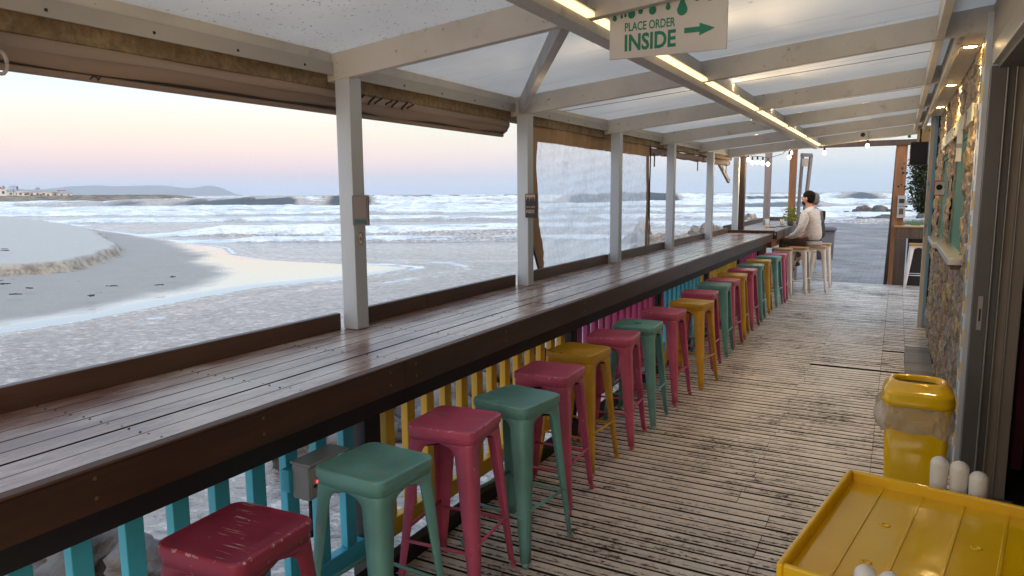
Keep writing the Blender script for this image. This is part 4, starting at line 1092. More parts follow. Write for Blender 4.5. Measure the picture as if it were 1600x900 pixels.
# stone wall as displaced sheet, openings left free for the serving windows
WINS = [(5.98, 7.30, 1.285, 2.19), (7.98, 9.25, 1.235, 2.12)]
y0, y1, z0, z1 = 5.02, 10.45, -.02, 2.75
ny, nz = 330, 190
Yg, Zg = np.meshgrid(np.linspace(y0, y1, ny), np.linspace(z0, z1, nz), indexing='ij')
rs = np.random.RandomState(5)
cells = []
zz = -.1
while zz < 2.9:
    hrow = rs.uniform(.09, .19); yy = 4.8+rs.uniform(0, .2)
    while yy < 10.7:
        w = rs.uniform(.12, .42); cells.append((yy+w/2, zz+hrow/2+rs.uniform(-.03, .03), w, hrow*rs.uniform(.8, 1.1), rs.uniform(-.010, .016), rs.uniform(0, 1))); yy += w
    zz += hrow
cells = np.array(cells)
wy = Yg+(fbm(Yg*4, Zg*4, 11, 4)-.5)*.22; wz_ = Zg+(fbm(Yg*5, Zg*5, 12, 4)-.5)*.17
best = np.full(Yg.shape, 9.); sec = np.full(Yg.shape, 9.); bi = np.zeros(Yg.shape, int)
for i, c in enumerate(cells):
    d = np.maximum(np.abs(wy-c[0])/c[2], np.abs(wz_-c[1])/c[3])*.7+.3*np.hypot((wy-c[0])/c[2], (wz_-c[1])/c[3])
    m_ = d < best
    sec = np.where(m_, best, np.minimum(sec, d)); bi = np.where(m_, i, bi); best = np.where(m_, d, best)
gap = sstep(0, .16, sec-best)
dep = cells[bi, 4]*gap+(gap-1)*.018+.030*(fbm(Yg*9, Zg*14, 14, 4)-.5)*gap+.022*(np.abs(fbm(Yg*22, Zg*34, 15, 3)-.5)*2-.3)
Xg = WX-dep-.0
STONE = NB('rough_sandstone'); s = STONE; a1 = s.n('ShaderNodeAttribute', attribute_name='stone'); a2 = s.n('ShaderNodeAttribute', attribute_name='gap')
v = s.coords((1, 1, 1), rand=False); n1 = s.noise(v, 14, 6, .65); n2 = s.noise(v, 3.5, 4)
c1 = s.n('ShaderNodeValToRGB'); e = c1.color_ramp.elements
e[0].position = 0; e[0].color = (.32, .26, .21, 1); e[1].position = 1; e[1].color = (.52, .42, .32, 1)
for p_, cc in ((.3, (.42, .38, .35, 1)), (.5, (.64, .43, .17, 1)), (.62, (.36, .22, .15, 1)), (.72, (.44, .40, .38, 1)), (.85, (.70, .50, .22, 1))):
    q = e.new(p_); q.color = cc
s.l(s.math('ADD', a1.outputs['Fac'], s.math('MULTIPLY', s.math('SUBTRACT', n2, .5), .35)), c1.inputs[0])
cc = s.mix(s.step(n1, .35, .7), c1.outputs[0], (.16, .13, .11)); cc = s.mix(a2.outputs['Fac'], (.085, .072, .062), cc)
s.set(color=cc, rough=.8); s.bump(n1, .6, .01)
# remove faces inside the window openings
o = grid_mesh('stone_wall', Xg, Yg, Zg, s.m, {'stone': cells[bi, 5], 'gap': gap})
bm = bmesh.new(); bm.from_mesh(o.data)
kill = [f for f in bm.faces if any(a < f.calc_center_median().y < b and c < f.calc_center_median().z < d for a, b, c, d in WINS)]
bmesh.ops.delete(bm, geom=kill, context='FACES'); bm.to_mesh(o.data); bm.free()
o.parent = bld; o.location = -BASES[bld.name]
core = MB()
core.box(.455, .62, 5.02, 5.98, -.02, 2.9); core.box(.455, .62, 7.30, 7.98, -.02, 2.9); core.box(.455, .62, 9.25, 10.45, -.02, 2.9)
core.box(.455, .62, 5.98, 7.30, -.02, 1.285); core.box(.455, .62, 7.98, 9.25, -.02, 1.235); core.box(.455, .62, 5.98, 7.30, 2.19, 2.9); core.box(.455, .62, 7.98, 9.25, 2.12, 2.9)
STCORE = plain('stone_core', (.22, .19, .17), .9)
part(core, 'wall_core', STCORE, bld)
stj = MB()   # stone cheeks of the openings
for (a, b, c, d) in WINS:
    for yy in (a, b):
        stj = MB(); z = c
        while z < d-.02:
            h = random.uniform(.06, .13); h = min(h, d-z); q = random.uniform(-.008, .008)
            stj.box(WX+.006-q, .46, yy-.045+q, yy+.03-q*.5, z-.001, z+h); z += h
        part(stj, 'window_jamb', STCORE, bld, bevel=.006)
ND = MB()
for i, (a, b, c, d) in enumerate(WINS):
    f = MB(); f.box(.412, .46, b-.044, b-.030, c, d).box(.412, .46, a+.032, a+.040, c, d).box(.412, .46, a+.04, b-.044, d-.05, d-.001)
    wf = part(f, 'window_frame', TEALW, bld)
    f = MB(); f.box(.424, .445, a+.04, b-.044, c, d-.05); part(f, 'shutter', TEALW, bld, parent=wf)
# sills of steel on wood
for (a, b, zt) in ((5.62, 7.32, 1.30), (7.93, 9.3, 1.25)):
    part(MB().box(.315, .60, a, b, zt-.045, zt), 'window_sill', STEEL, bld, bevel=.003)
    part(MB().box(.335, .40, a+.004, b-.004, zt-.075, zt-.047), 'sill_batten', DARKBROWN, bld)
part(MB().box(.384, .45, 5.56, 9.40, 2.20, 2.315), 'lintel', painted('pale_green_lintel', (.33, .38, .33), (.3, .3, .26), .72, .5, .06), bld, bevel=.004)
# mosaic trim strip
dtr = part(MB().box(.375, .46, 4.78, 5.00, -.02, 2.72), 'door_trim', painted('pale_trim', (.62, .66, .72), (.3, .3, .3), .72, .4, .06), bld, bevel=.004)
mo = {0: (MB(), YELP), 1: (MB(), plain('mosaic_teal', (.12, .30, .33), .3)), 2: (MB(), plain('mosaic_red', (.30, .06, .05), .3))}
k = 0
for zz in np.arange(.05, 2.6, .20):
    for (cI, ya, yb, dz, hh_) in ((0, 4.795, 4.875, 0, .105), (2, 4.877, 4.892, -.006, .105), (1, 4.92, 4.99, .055, .11)):
        if random.random() < .06: continue
        mo[cI][0].box(.3725, .376, ya, yb, zz+dz, zz+dz+hh_)
for q in mo.values(): merge(dtr, part(q[0], 'mosaic_tiles', q[1], bld))
# sliding door stack facing the camera
def vstrip(x0, x1, y0_, y1_, m_, nm='door_frame', z1_=2.42): return part(MB().box(x0, x1, y0_, y1_, -.02, z1_), nm, m_, bld, bevel=.003)
vstrip(.400, .470, 4.70, 4.777, ALU); vstrip(.471, .478, 4.685, 4.777, ALUL); vstrip(.479, .512, 4.71, 4.777, ALU); vstrip(.513, .519, 4.69, 4.777, ALUL)
vstrip(.520, .562, 4.712, 4.777, ALUB); vstrip(.563, .568, 4.69, 4.777, ALUL); vstrip(.569, .625, 4.70, 4.777, ALUB)
lk = part(MB().box(.425, .447, 4.694, 4.6995, .98, 1.17), 'lock_plate', ALUL, bld)
part(MB().box(.432, .441, 4.692, 4.6938, 1.03, 1.10), 'keyhole', BLACKP, bld, parent=lk)
part(MB().box(.398, .64, 2.2, 4.68, 2.425, 2.53), 'door_head', ALUL, bld, bevel=.004)
part(MB().box(.43, .61, 2.2, 4.68, 2.405, 2.4245), 'door_track', ALU, bld)
part(MB().box(.401, .64, 1.0, 4.9, 2.53, 3.1), 'upper_wall', plain('upper_wall_paint', (.34, .31, .28), .7), bld)
part(MB().box(.40, .66, 2.2, 4.68, -.03, .02), 'threshold', ALU, bld)
# dark room behind the door
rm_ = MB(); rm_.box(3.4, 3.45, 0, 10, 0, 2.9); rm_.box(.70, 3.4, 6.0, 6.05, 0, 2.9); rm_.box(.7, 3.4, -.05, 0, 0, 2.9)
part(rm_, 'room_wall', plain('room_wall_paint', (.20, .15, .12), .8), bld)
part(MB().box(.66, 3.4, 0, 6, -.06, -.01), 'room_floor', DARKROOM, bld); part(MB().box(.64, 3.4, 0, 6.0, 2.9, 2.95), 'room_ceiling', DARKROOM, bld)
part(MB().box(.42, .47, -.6, 2.2, -.02, 2.9), 'near_wall', STCORE, bld)
# door leaf pulled to the side, glass with pale edge and black handle
dl = part(MB().box(.625, .650, 3.60, 3.66, .02, 2.39), 'sliding_door', ALUL, bld, bevel=.002)
part(MB().box(.632, .642, 2.6, 3.598, .1, 2.35), 'door_glass', plain('door_glass', (.18, .22, .27), .08), bld, parent=dl)
part(MB().tube([(.640, 3.597, .95), (.636, 3.590, .97), (.636, 3.590, 1.13), (.640, 3.597, 1.15)], .006), 'handle', BLACKP, bld, parent=dl)
# furniture glimpsed inside
t = thing('cabinet', (.95, 5.6, 0), 'dark pink wooden cabinet inside the doorway at the right picture edge', 'cabinet')
PKW = painted('dark_pink_wood', (.22, .03, .06), (.1, .03, .03), .75, .5)
c_ = MB(); c_.box(.72, .78, 5.3, 5.9, 0, 1.15); c_.box(1.3, 1.36, 5.3, 5.9, 0, 1.15); c_.box(.78, 1.3, 5.3, 5.9, 1.09, 1.15); c_.box(.78, 1.3, 5.3, 5.9, .55, .60); part(c_, 'frame', PKW, t, bevel=.004)
part(MB().box(.70, 1.38, 5.28, 5.92, 1.152, 1.18), 'top', SEATWOOD, t); part(MB().box(.78, 1.3, 5.85, 5.9, 0, 1.09), 'back_panel', DARKROOM, t)
t = lone(MB().box(.78, 1.05, 5.45, 5.75, 1.181, 1.30), 'storage_tub', BLACKP, (.9, 5.6, 1.18), 'black tub standing on the pink cabinet inside the doorway', 'tub', bevel=.01)
# soffit with downlights
part(MB().box(.264, .392, 4.88, 9.9, 2.625, 2.64), 'soffit', WHITE, roof, bevel=.001)
part(MB().box(.262, .275, 4.88, 9.9, 2.60, 2.624), 'soffit_edge', WHITE, roof)
for i, yy in enumerate((5.25, 7.05, 8.85)):
    t = thing('downlight', (.33, yy, 2.62), ['nearest glowing round downlight in the soffit over the stone wall', 'middle glowing round downlight in the soffit', 'farthest glowing round downlight in the soffit, by the blue edged pillar'][i], 'downlight', 'soffit downlights')
    part(MB().lathe([(.048, 2.624), (.050, 2.619), (.038, 2.617), (.036, 2.621)], (.33, yy, 0), 24), 'bezel', ALUL, t)
    part(MB().lathe([(.034, 2.6225), (.034, 2.6195), (.0001, 2.6195)], (.33, yy, 0), 20), 'glowing_lens', LAMPM, t)
    sl = bpy.data.lights.new('downlight_beam', 'SPOT'); sl.energy = 42; sl.color = (1, .68, .32); sl.spot_size = rad(125); sl.spot_blend = .8; sl.shadow_soft_size = .03
    so = bpy.data.objects.new('downlight_beam', sl); col.objects.link(so); so.location = (0, 0, -.012); so.parent = t
# painted pillar with blue edge, next to the stone wall
t = thing('door_post', (.36, 10.6, 0), 'worn pale post with sky blue edge at the far end of the stone wall', 'post')
part(MB().box(.305, .352, 10.48, 10.60, 0, 2.68), 'pale_face', painted('weathered_pale_paint', (.50, .47, .42), (.12, .25, .38), .60, .5, .15, 2, (1, 1, .3), 9, .3), t, bevel=.003)
part(MB().box(.353, .385, 10.47, 10.62, 0, 2.68), 'blue_edge', painted('sky_blue_paint', (.16, .36, .58), (.5, .45, .4), .66, .5, .15, 2, (1, 1, .3), 9, .2), t, bevel=.003)
part(MB().box(.386, .44, 10.46, 10.64, 0, 2.68), 'dark_side', BLACKW, t, bevel=.003)
part(MB().box(.44, 2.0, 10.6, 10.9, -.1, 2.9), 'return_wall', STCORE, bld)

# signs on the stone wall
def board(name, x0, x1, y, z0_, z1_, label, cat, m_, th=.008):
    t = thing(name, ((x0+x1)/2, y, z0_), label, cat); part(MB().box(x0, x1, y, y+th, z0_, z1_), 'board', m_, t, bevel=.001); return t
t = board('smoking_sign', .325, .445, 8.9, 1.70, 1.86, 'small white sign with red border and round black symbol, hanging by the far serving window', 'sign', SIGNW)
RED = plain('red_print', (.45, .04, .04), .5)
mb = MB()
for (a, b, c, d) in ((.325, .445, 1.85, 1.86), (.325, .445, 1.70, 1.71), (.325, .333, 1.71, 1.85), (.437, .445, 1.71, 1.85)): mb.box(a, b, 8.896, 8.8995, c, d)
part(mb, 'border', RED, t)
mb = MB(); mb.lathe([(.030, 0), (.030, .002), (.021, .002), (.021, 0)], (0, 0, 0), 24)
M = frame((.375, 8.898, 1.79), (1, 0, 0), (0, 0, 1), (0, -1, 0)); q = MB(); put(q, mb.v, mb.f, M); mb = q
q.box(-.005, .005, -.028, .028, 0, .002, M @ Matrix.Rotation(rad(45), 4, 'Z')); q.box(.045, .062, -.006, .006, 0, .002, M)
part(q, 'symbol', BLACKPR, t)
t = board('notice', .41, .455, 8.4, 1.95, 2.10, 'upper small white notice inside the far serving window', 'notice', SIGNW, .004)
part(MB().box(.415, .45, 8.3985, 8.3995, 1.98, 2.07), 'print', RED, t)
t = board('notice', .40, .45, 8.3, 1.45, 1.62, 'lower small white notice inside the far serving window', 'notice', SIGNW, .004)
part(MB().box(.408, .442, 8.2985, 8.2995, 1.50, 1.58), 'print', GREYBOX, t)
t = board('hanging_sign', .338, .372, 6.0, 1.96, 2.175, 'narrow white two part sign hanging from the pale green lintel over the near window', 'sign', plain('bright_white_board', (.78, .80, .82), .25), .006)
part(MB().box(.337, .373, 5.9965, 5.9995, 2.055, 2.085), 'grey_band', GREYBOX, t)

# speaker, ivy, camera box
t = thing('loudspeaker', (.22, 11.5, 2.1), 'black loudspeaker hung under the roof corner above the hanging ivy', 'speaker')
mb = MB(); mb.loft([[(x, y, z) for x, y in ((.10, 11.4), (.32, 11.42), (.34, 11.65), (.10, 11.62))] for z in (2.11, 2.42)], smooth=False); part(mb, 'cabinet', BLACKP, t, bevel=.012)
part(MB().box(.125, .30, 11.395, 11.401, 2.14, 2.39), 'grille', plain('grille', (.03, .03, .032), .9), t); part(MB().tube([(.22, 11.5, 2.42), (.22, 11.5, 2.60)], .012), 'bracket', DARKWIRE, t)
part(MB().box(.18, .42, 11.75, 11.80, 2.43, 2.66), 'back_board', plain('warm_board', (.55, .40, .20), .6), bld)
IVY = painted('ivy_leaves', (.020, .050, .018), (.05, .09, .03), .6, .5, .3, 20)
t = thing('ivy', (.33, 12.3, 1.5), 'dark green ivy hanging below the black loudspeaker', 'plant')
mb = MB(); sm_ = MB()
for k in range(9):
    x, y = random.uniform(.24, .42), random.uniform(12.1, 12.5); sm_.tube([(x, y, 2.45), (x+random.uniform(-.04, .04), y, 2.0), (x+random.uniform(-.05, .05), y, random.uniform(1.5, 1.7))], .004, 5)
for k in range(3200):
    z = random.uniform(1.45, 2.42); w = .07+.12*math.sin(min(1, (2.45-z)/.95)*math.pi)**.6
    p = Vector((.325+random.gauss(0, w*.55), 12.3+random.gauss(0, w*.8), z)); s0 = random.uniform(.022, .044)
    a = Vector((random.uniform(-1, 1), random.uniform(-1, 1), random.uniform(-1, .2))).normalized(); b = a.cross(Vector((random.uniform(-1, 1), random.uniform(-1, 1), random.uniform(-1, 1)))).normalized()
    mb.add([p, p+a*s0*.6+b*s0*.5, p+a*s0*1.5, p+a*s0*.6-b*s0*.5], [(0, 1, 2, 3)])
part(mb, 'leaves', IVY, t); part(sm_, 'stems', DARKBROWN, t)
t = thing('junction_box', (-.54, 12.38, 2.55), 'white square box with a black round socket under the last rafters', 'box')
part(MB().box(-.61, -.47, 12.36, 12.40, 2.53, 2.69), 'housing', WHITE, t, bevel=.006)
mb = MB(); put(mb, *(lambda q: (q.v, q.f))(MB().lathe([(.030, 0), (.032, .006), (.0001, .006)], (0, 0, 0), 20)), frame((-.54, 12.359, 2.61), (1, 0, 0), (0, 0, 1), (0, -1, 0))); part(mb, 'socket', BLACKP, t)

# ================================================================== STRING LIGHTS
def bulbs(name, pts, label, wire):
    t = thing(name, pts[0], label, 'string lights')
    part(MB().tube(wire, .006, 6), 'cable', BLACKP, t)
    for (x, y, z) in pts:
        sk = part(MB().lathe([(.012, z+.095), (.016, z+.085), (.016, z+.035), (.012, z+.030)], (x, y, 0), 10), 'socket', BLACKP, t)
        part(MB().lathe([(.010, z+.034), (.022, z+.018), (.030, z), (.026, z-.020), (.012, z-.032), (.0005, z-.034)], (x, y, 0), 14), 'bulb', BULBM, t)
    return t
cl = [(-2.32, 12.86, 2.30), (-2.255, 12.9, 2.25), (-2.18, 12.95, 2.255), (-2.10, 13.0, 2.245), (-2.02, 13.05, 2.225)]
bulbs('string_lights', cl, 'cluster of five glowing bulbs on a string between the dark post and the grey post', [(-2.45, 12.8, 2.42)]+[(x, y, z+.10) for x, y, z in cl]+[(-1.85, 13.6, 2.42)])
c2 = [(-1.66, 12.9, 2.325), (-1.70, 13.4, 2.42), (-1.12, 12.9, 2.38)]
bulbs('string_lights', c2, 'three glowing bulbs on a string by the brown timber post and beam', [(-1.85, 13.6, 2.44), (-1.70, 13.4, 2.52), (-1.66, 12.9, 2.42), (-1.4, 12.75, 2.50), (-1.12, 12.9, 2.48), (-.8, 12.7, 2.55)])
bulbs('hanging_bulb', [(-.475, 12.55, 2.455)], 'single glowing bulb hanging just below the white junction box', [(-.475, 12.55, 2.55), (-.475, 12.5, 2.66)])
t = thing('empty_lamp_socket', (.09, 12.7, 2.58), 'green unlit lamp socket hanging against the sky at the right roof corner', 'lamp socket')
part(MB().lathe([(.010, 2.64), (.022, 2.61), (.022, 2.57), (.016, 2.56)], (.09, 12.7, 0), 10), 'socket', plain('green_socket', (.03, .12, .09), .5), t); part(MB().tube([(.09, 12.7, 2.64), (.12, 12.6, 2.72)], .003, 5), 'cable', BLACKP, t)
part(MB().tube([(.12, 12.6, 2.66), (.20, 12.3, 2.60), (.30, 11.8, 2.62), (.38, 11.6, 2.52), (.40, 11.55, 2.40)], .006, 6), 'cable', BLACKP, t)
for (x, y, z, e_) in ((-2.18, 12.95, 2.2, 12), (-1.66, 13.0, 2.3, 8), (-1.12, 12.9, 2.33, 5), (-.475, 12.55, 2.40, 5)):
    pl = bpy.data.lights.new('bulb_light', 'POINT'); pl.energy = e_; pl.color = (1, .72, .40); pl.shadow_soft_size = .05
    po = bpy.data.objects.new('bulb_light', pl); col.objects.link(po); po.location = (x, y, z-.05)

# ================================================================== FRAME at the deck end
fr = thing('portal', (-.9, 15.5, 0), 'brown timber portal of two posts and a lintel at the far deck end', 'portal')
part(MB().box(-1.975, -1.845, 15.45, 15.58, -.25, 2.60), 'post', BROWNW, fr, bevel=.005)
part(MB().box(-.095, .10, 15.45, 15.58, -.15, 2.60), 'post', BROWNW, fr, bevel=.005)
part(MB().box(-2.35, .36, 15.40, 15.50, 2.60, 2.705), 'lintel', DARKBROWN, fr, bevel=.005)
# leaning side boards behind the posts
part(MB().loft([[(x, y, z) for x, y in ((c, 15.70), (c+.07, 15.70), (c+.07, 15.76), (c, 15.76))] for z, c in ((2.55, -.10), (1.4, -.125), (-.12, -.175))], smooth=False), 'side_board', DARKBROWN, fr)
lw = thing('leaning_window_frame', (-1.75, 16.0, 1.2), 'old grey window frame leaning behind the brown post and the seated man', 'window frame')
mb = MB(); mb.beam((-1.83, 15.9, 1.1), (-1.80, 16.0, 2.50), .05, .06); mb.beam((-1.72, 15.95, 1.1), (-1.64, 16.05, 2.50), .05, .06); mb.beam((-1.84, 16, 2.50), (-1.62, 16.05, 2.49), .07, .07); mb.beam((-1.80, 16, 1.3), (-1.70, 16, 1.3), .05, .05); mb.box(-1.86, -1.8, 15.9, 16.0, -.15, 1.15)
part(mb, 'frame', GREYPOST, lw); part(MB().box(-1.80, -1.68, 15.93, 15.97, 2.26, 2.42), 'white_panel', ALUL, lw)
# box with two openings on the right frame post
t = thing('wall_dispenser', (.03, 15.42, 1.24), 'grey box with two dark slots fixed on the right brown post of the portal', 'box')
part(MB().box(-.015, .125, 15.36, 15.44, 1.24, 1.66), 'housing', GREYBOX, t, bevel=.005); mb = MB().box(.01, .10, 15.355, 15.359, 1.52, 1.60); mb.box(.01, .10, 15.355, 15.359, 1.46, 1.47); part(mb, 'slot', BLACKP, t)
part(MB().box(.02, .09, 15.353, 15.359, 1.31, 1.42), 'label_plate', DARKBROWN, t)
# right counter
t = thing('small_counter', (.3, 15.3, 0), 'small brown counter with panelled leg at the right deck end', 'counter')
part(MB().box(-.045, 1.0, 15.08, 15.44, 1.075, 1.10), 'top', SEATWOOD, t, bevel=.003); part(MB().box(.0, .95, 15.10, 15.13, .87, 1.073), 'front_board', DARKBROWN, t)
part(MB().box(-.02, .17, 15.08, 15.12, -.15, .868), 'leg_panel', DARKBROWN, t, bevel=.003)
part(MB().box(.2, .98, 15.50, 15.53, -.15, 1.02), 'back_panel', BLACKW, t)
# grey outdoor bin behind the people
t = thing('outdoor_bin', (-1.6, 21.4, -.15), 'dark grey square bin behind the seated people on the paving', 'bin')
part(MB().loft([[(x-1.72, y+21.5, z) for x, y in rrect(h, .03, 3)] for z, h in ((-.15, .19), (.66, .23))]), 'body', plain('bin_grey', (.09, .08, .10), .6), t)
part(MB().loft([[(x-1.72, y+21.5, z) for x, y in rrect(h, .03, 3)] for z, h in ((.661, .255), (.74, .255), (.77, .22))]), 'lid', plain('bin_grey2', (.11, .10, .12), .6), t)
t = lone(MB().box(-1.95, -1.72, 19.0, 19.06, -.15, 1.32), 'grey_post', GREYPOST, (-1.85, 19, -.15), 'short weathered pale post behind the person in the grey beanie', 'post', bevel=.01)
# plant and drinks on the far counter
t = thing('potted_plant', (-1.84, 14.9, 1.085), 'small yellow green leafy plant on the far counter beside the man', 'plant')
part(MB().lathe([(.05, 1.086), (.065, 1.18), (.06, 1.18), (.055, 1.16)], (-1.84, 14.9, 0), 14), 'pot', DARKBROWN, t)
mb = MB()
for k in range(260):
    p = Vector((-1.82+random.gauss(0, .06), 14.9+random.gauss(0, .06), random.uniform(1.17, 1.42))); s0 = random.uniform(.03, .05)
    a = Vector((random.uniform(-1, 1), random.uniform(-1, 1), random.uniform(-.3, 1))).normalized(); b = a.cross(Vector((.3, .5, .2))).normalized()
    mb.add([p, p+a*s0*.5+b*s0*.3, p+a*s0*1.3, p+a*s0*.5-b*s0*.3], [(0, 1, 2, 3)])
part(mb, 'leaves', painted('yellow_green_leaves', (.16, .20, .03), (.4, .35, .03), .55, .5, .3, 20), t)
GL_ = NB('drink_glass'); GL_.set(color=(.8, .85, .86), rough=.05); _t = GL_.n('ShaderNodeBsdfTransparent'); _m = GL_.n('ShaderNodeMixShader'); _m.inputs[0].default_value = .30
GL_.l(_t.outputs[0], _m.inputs[1]); GL_.l(GL_.b.outputs[0], _m.inputs[2]); GL_.l(_m.outputs[0], GL_.out.inputs[0]); GLASS = GL_.m
BEER = NB('amber_drink').set(color=(.85, .45, .04), rough=.2).m
for (x, y, r_, h, fill, lb) in ((-2.10, 13.75, .038, .17, .05, 'tall nearly empty glass with a little amber drink on the far counter'), (-2.03, 15.15, .045, .12, .085, 'short glass of amber drink with a straw on the far counter')):
    t = thing('drinking_glass', (x, y, 1.086), lb, 'glass'); z = 1.0865
    part(MB().lathe([(r_*.8, z), (r_, z+h), (r_-.003, z+h), (r_*.8-.003, z+.004), (.0005, z+.004)], (x, y, 0), 20), 'glass', GLASS, t)
    part(MB().lathe([(r_*.8-.004, z+.005), (r_*.87, z+fill), (.0005, z+fill)], (x, y, 0), 20), 'drink', BEER, t)
    if h < .15: part(MB().tube([(x+.01, y, z+.02), (x+.03, y, z+.22)], .005, 6), 'straw', BLACKP, t)
t = lone(MB().box(-2.13, -1.98, 13.95, 14.12, 1.087, 1.10), 'wallet', DARKBROWN, (-2.05, 14, 1.086), 'brown flat wallet lying between the two glasses on the far counter', 'wallet', bevel=.004)
t = lone(MB().box(-2.02, -1.88, 14.3, 14.62, 1.087, 1.098), 'phone', BLACKP, (-1.95, 14.4, 1.086), 'black phone lying on the far counter near the short glass', 'phone', bevel=.003)

# ================================================================== SIGNS
# hanging sign PLACE ORDER INSIDE under the nearest right rafter
t = thing('hanging_sign', (-.85, 2.895, 2.5), 'white hanging board reading PLACE ORDER INSIDE with an arrow and green drips', 'sign')
SX0, SX1, SZ0, SZ1 = -1.095, -.617, 2.306, 2.59
part(MB().box(SX0, SX1, 2.8905, 2.9005, SZ0, SZ1), 'board', SIGNW, t, bevel=.001)
M = frame((SX0, 2.890, SZ0), (1, 0, 0), (0, 0, 1), (0, -1, 0))
mb = MB()
def fit(txt, x0, y0_, w, h, bold, th=.0006):
    v_, f_ = text_mesh(txt, 1.0, .001, bold)
    xs_ = [v[0] for v in v_]; ys_ = [v[1] for v in v_]; ax, bx2, ay, by2 = min(xs_), max(xs_), min(ys_), max(ys_)
    return [((v[0]-ax)/(bx2-ax)*w+x0, (v[1]-ay)/(by2-ay)*h+y0_, th*(1 if v[2] > 0 else 0)) for v in v_], f_
put(mb, *fit('INSIDE', .066, .027, .213, .068, .030), M)
put(mb, *fit('PLACE ORDER', .066, .106, .209, .035, .018), M)
part(mb, 'lettering', GREEN, t)
flat = [(.312, .074), (.372, .074), (.372, .060), (.432, .083), (.372, .108), (.372, .094), (.312, .094)]
part(flat_poly(MB(), flat, M, .0012), 'arrow', GREEN, t)
mb = MB()
def drip(cx, w, y1_, y0_):
    pts = []
    for k in range(13):
        a = math.pi*.94+math.pi*1.12*k/12; pts.append((cx+w*math.cos(a), y0_+w*1.1+w*1.1*math.sin(a)))
    top = [(cx+w*.45, y0_+w*2.6), (cx+w*.22, y1_), (cx-w*.22, y1_), (cx-w*.45, y0_+w*2.6)]
    flat_poly(mb, pts+top, M, .0012)
for cx, w, d in ((.022, .009, .152), (.052, .0055, .160), (.068, .0055, .163), (.094, .0155, .155), (.132, .010, .168), (.182, .0155, .160), (.245, .010, .170), (.302, .0205, .143), (.36, .011, .19), (.41, .016, .185)): drip(cx, w, .27, d)
part(mb, 'drips', GREEN, t)
# plate on the nearest post (its code is left out) and oval sticker
t = thing('post_sign', (-2.41, 2.838, 1.6), 'grey brown plate with dark frame and small green label on the nearest white post', 'sign', None)
part(MB().box(-2.462, -2.357, 2.834, 2.8425, 1.600, 1.752), 'plate', plain('bronze_plate', (.12, .10, .085), .5), t, bevel=.001)
part(MB().box(-2.452, -2.367, 2.832, 2.8335, 1.638, 1.744), 'panel', plain('weathered_brown_panel', (.17, .125, .095), .6), t); part(MB().box(-2.448, -2.371, 2.832, 2.8335, 1.608, 1.630), 'label_strip', plain('dark_green', (.02, .055, .05), .5), t)
M = frame((-2.4185, 2.8425, 1.532), (1, 0, 0), (0, 0, 1), (0, -1, 0))
t = thing('oval_sticker', (-2.4185, 2.842, 1.53), 'brown oval sticker with a dark letter below the plate on the nearest white post', 'sticker')
part(flat_poly(MB(), [(.016*math.cos(a), .034*math.sin(a)) for a in np.linspace(0, 2*math.pi, 25)[:-1]], M, .0008), 'backing', BLACKPR, t)
part(flat_poly(MB(), [(.012*math.cos(a), .029*math.sin(a)) for a in np.linspace(0, 2*math.pi, 25)[:-1]], M @ Matrix.Translation((0, 0, .0009)), .0005), 'face', plain('sticker_tan', (.30, .18, .10), .5), t)
v_, f_ = text_mesh('B', .024, .0004, .0008, 'CENTER'); part(put(MB(), v_, f_, M @ Matrix.Translation((0, -.009, .0020))), 'letter', BLACKPR, t)
# order sign on the second post
t = thing('post_sign', (-2.435, 4.805, 1.57), 'small black sign reading PLACE ORDER INSIDE on the second white post', 'sign')
part(MB().box(-2.479, -2.388, 4.799, 4.8125, 1.573, 1.752), 'plate', BLACKPR, t, bevel=.001)
M = frame((-2.479, 4.7985, 1.573), (1, 0, 0), (0, 0, 1), (0, -1, 0)); mb = MB()
v_, f_ = text_mesh('INSIDE', .036, .0004, .0010, sx=.66); put(mb, v_, f_, M @ Matrix.Translation((.007, .035, 0)))
v_, f_ = text_mesh('PLACE ORDER', .0165, .0004, .0003, sx=.72); put(mb, v_, f_, M @ Matrix.Translation((.007, .075, 0)))
part(mb, 'lettering', TANPR, t)
mb = MB(); mb.box(.006, .085, .155, .173, 0, .0008, M)
for k, w in enumerate((.030, .012, .036, .016, .028, .010, .034)): 
    x = .008+k*.0115; mb.add([M @ Vector(p) for p in ((x, .155, .0006), (x+.008, .155, .0006), (x+.004, .155-w, .0006))], [(0, 1, 2)])
part(mb, 'drips', TANPR, t)
mb = MB()
for k in range(3): mb.box(-2.452, -2.446, 4.8115, 4.8125, 1.53-.018*k, 1.537-.018*k)

# ================================================================== YELLOW BIN
t = thing('yellow_bin', (.155, 3.95, 0), 'yellow plastic bin with oval lid opening and clear bag folded over its rim', 'bin')
BXC, BYC = .137, 3.93
def rr2(hx, hy, r, z, n=5): return [(x+BXC, y+BYC, z) for x, y in rrect(hx, r, n, hy)]
part(MB().loft([rr2(.108, .14, .03, .002), rr2(.125, .16, .035, .38), rr2(.142, .178, .04, .755)]), 'body', YPLAST, t)
part(MB().loft([rr2(.120, .128, .03, .003), rr2(.135, .14, .03, .02), rr2(.135, .14, .03, .05), rr2(.112, .12, .03, .055)]), 'foot_rim', YPLAST, t)
part(MB().box(BXC-.155, BXC-.125, BYC-.05, BYC+.05, .16, .19), 'side_grip', YPLAST, t, bevel=.006)
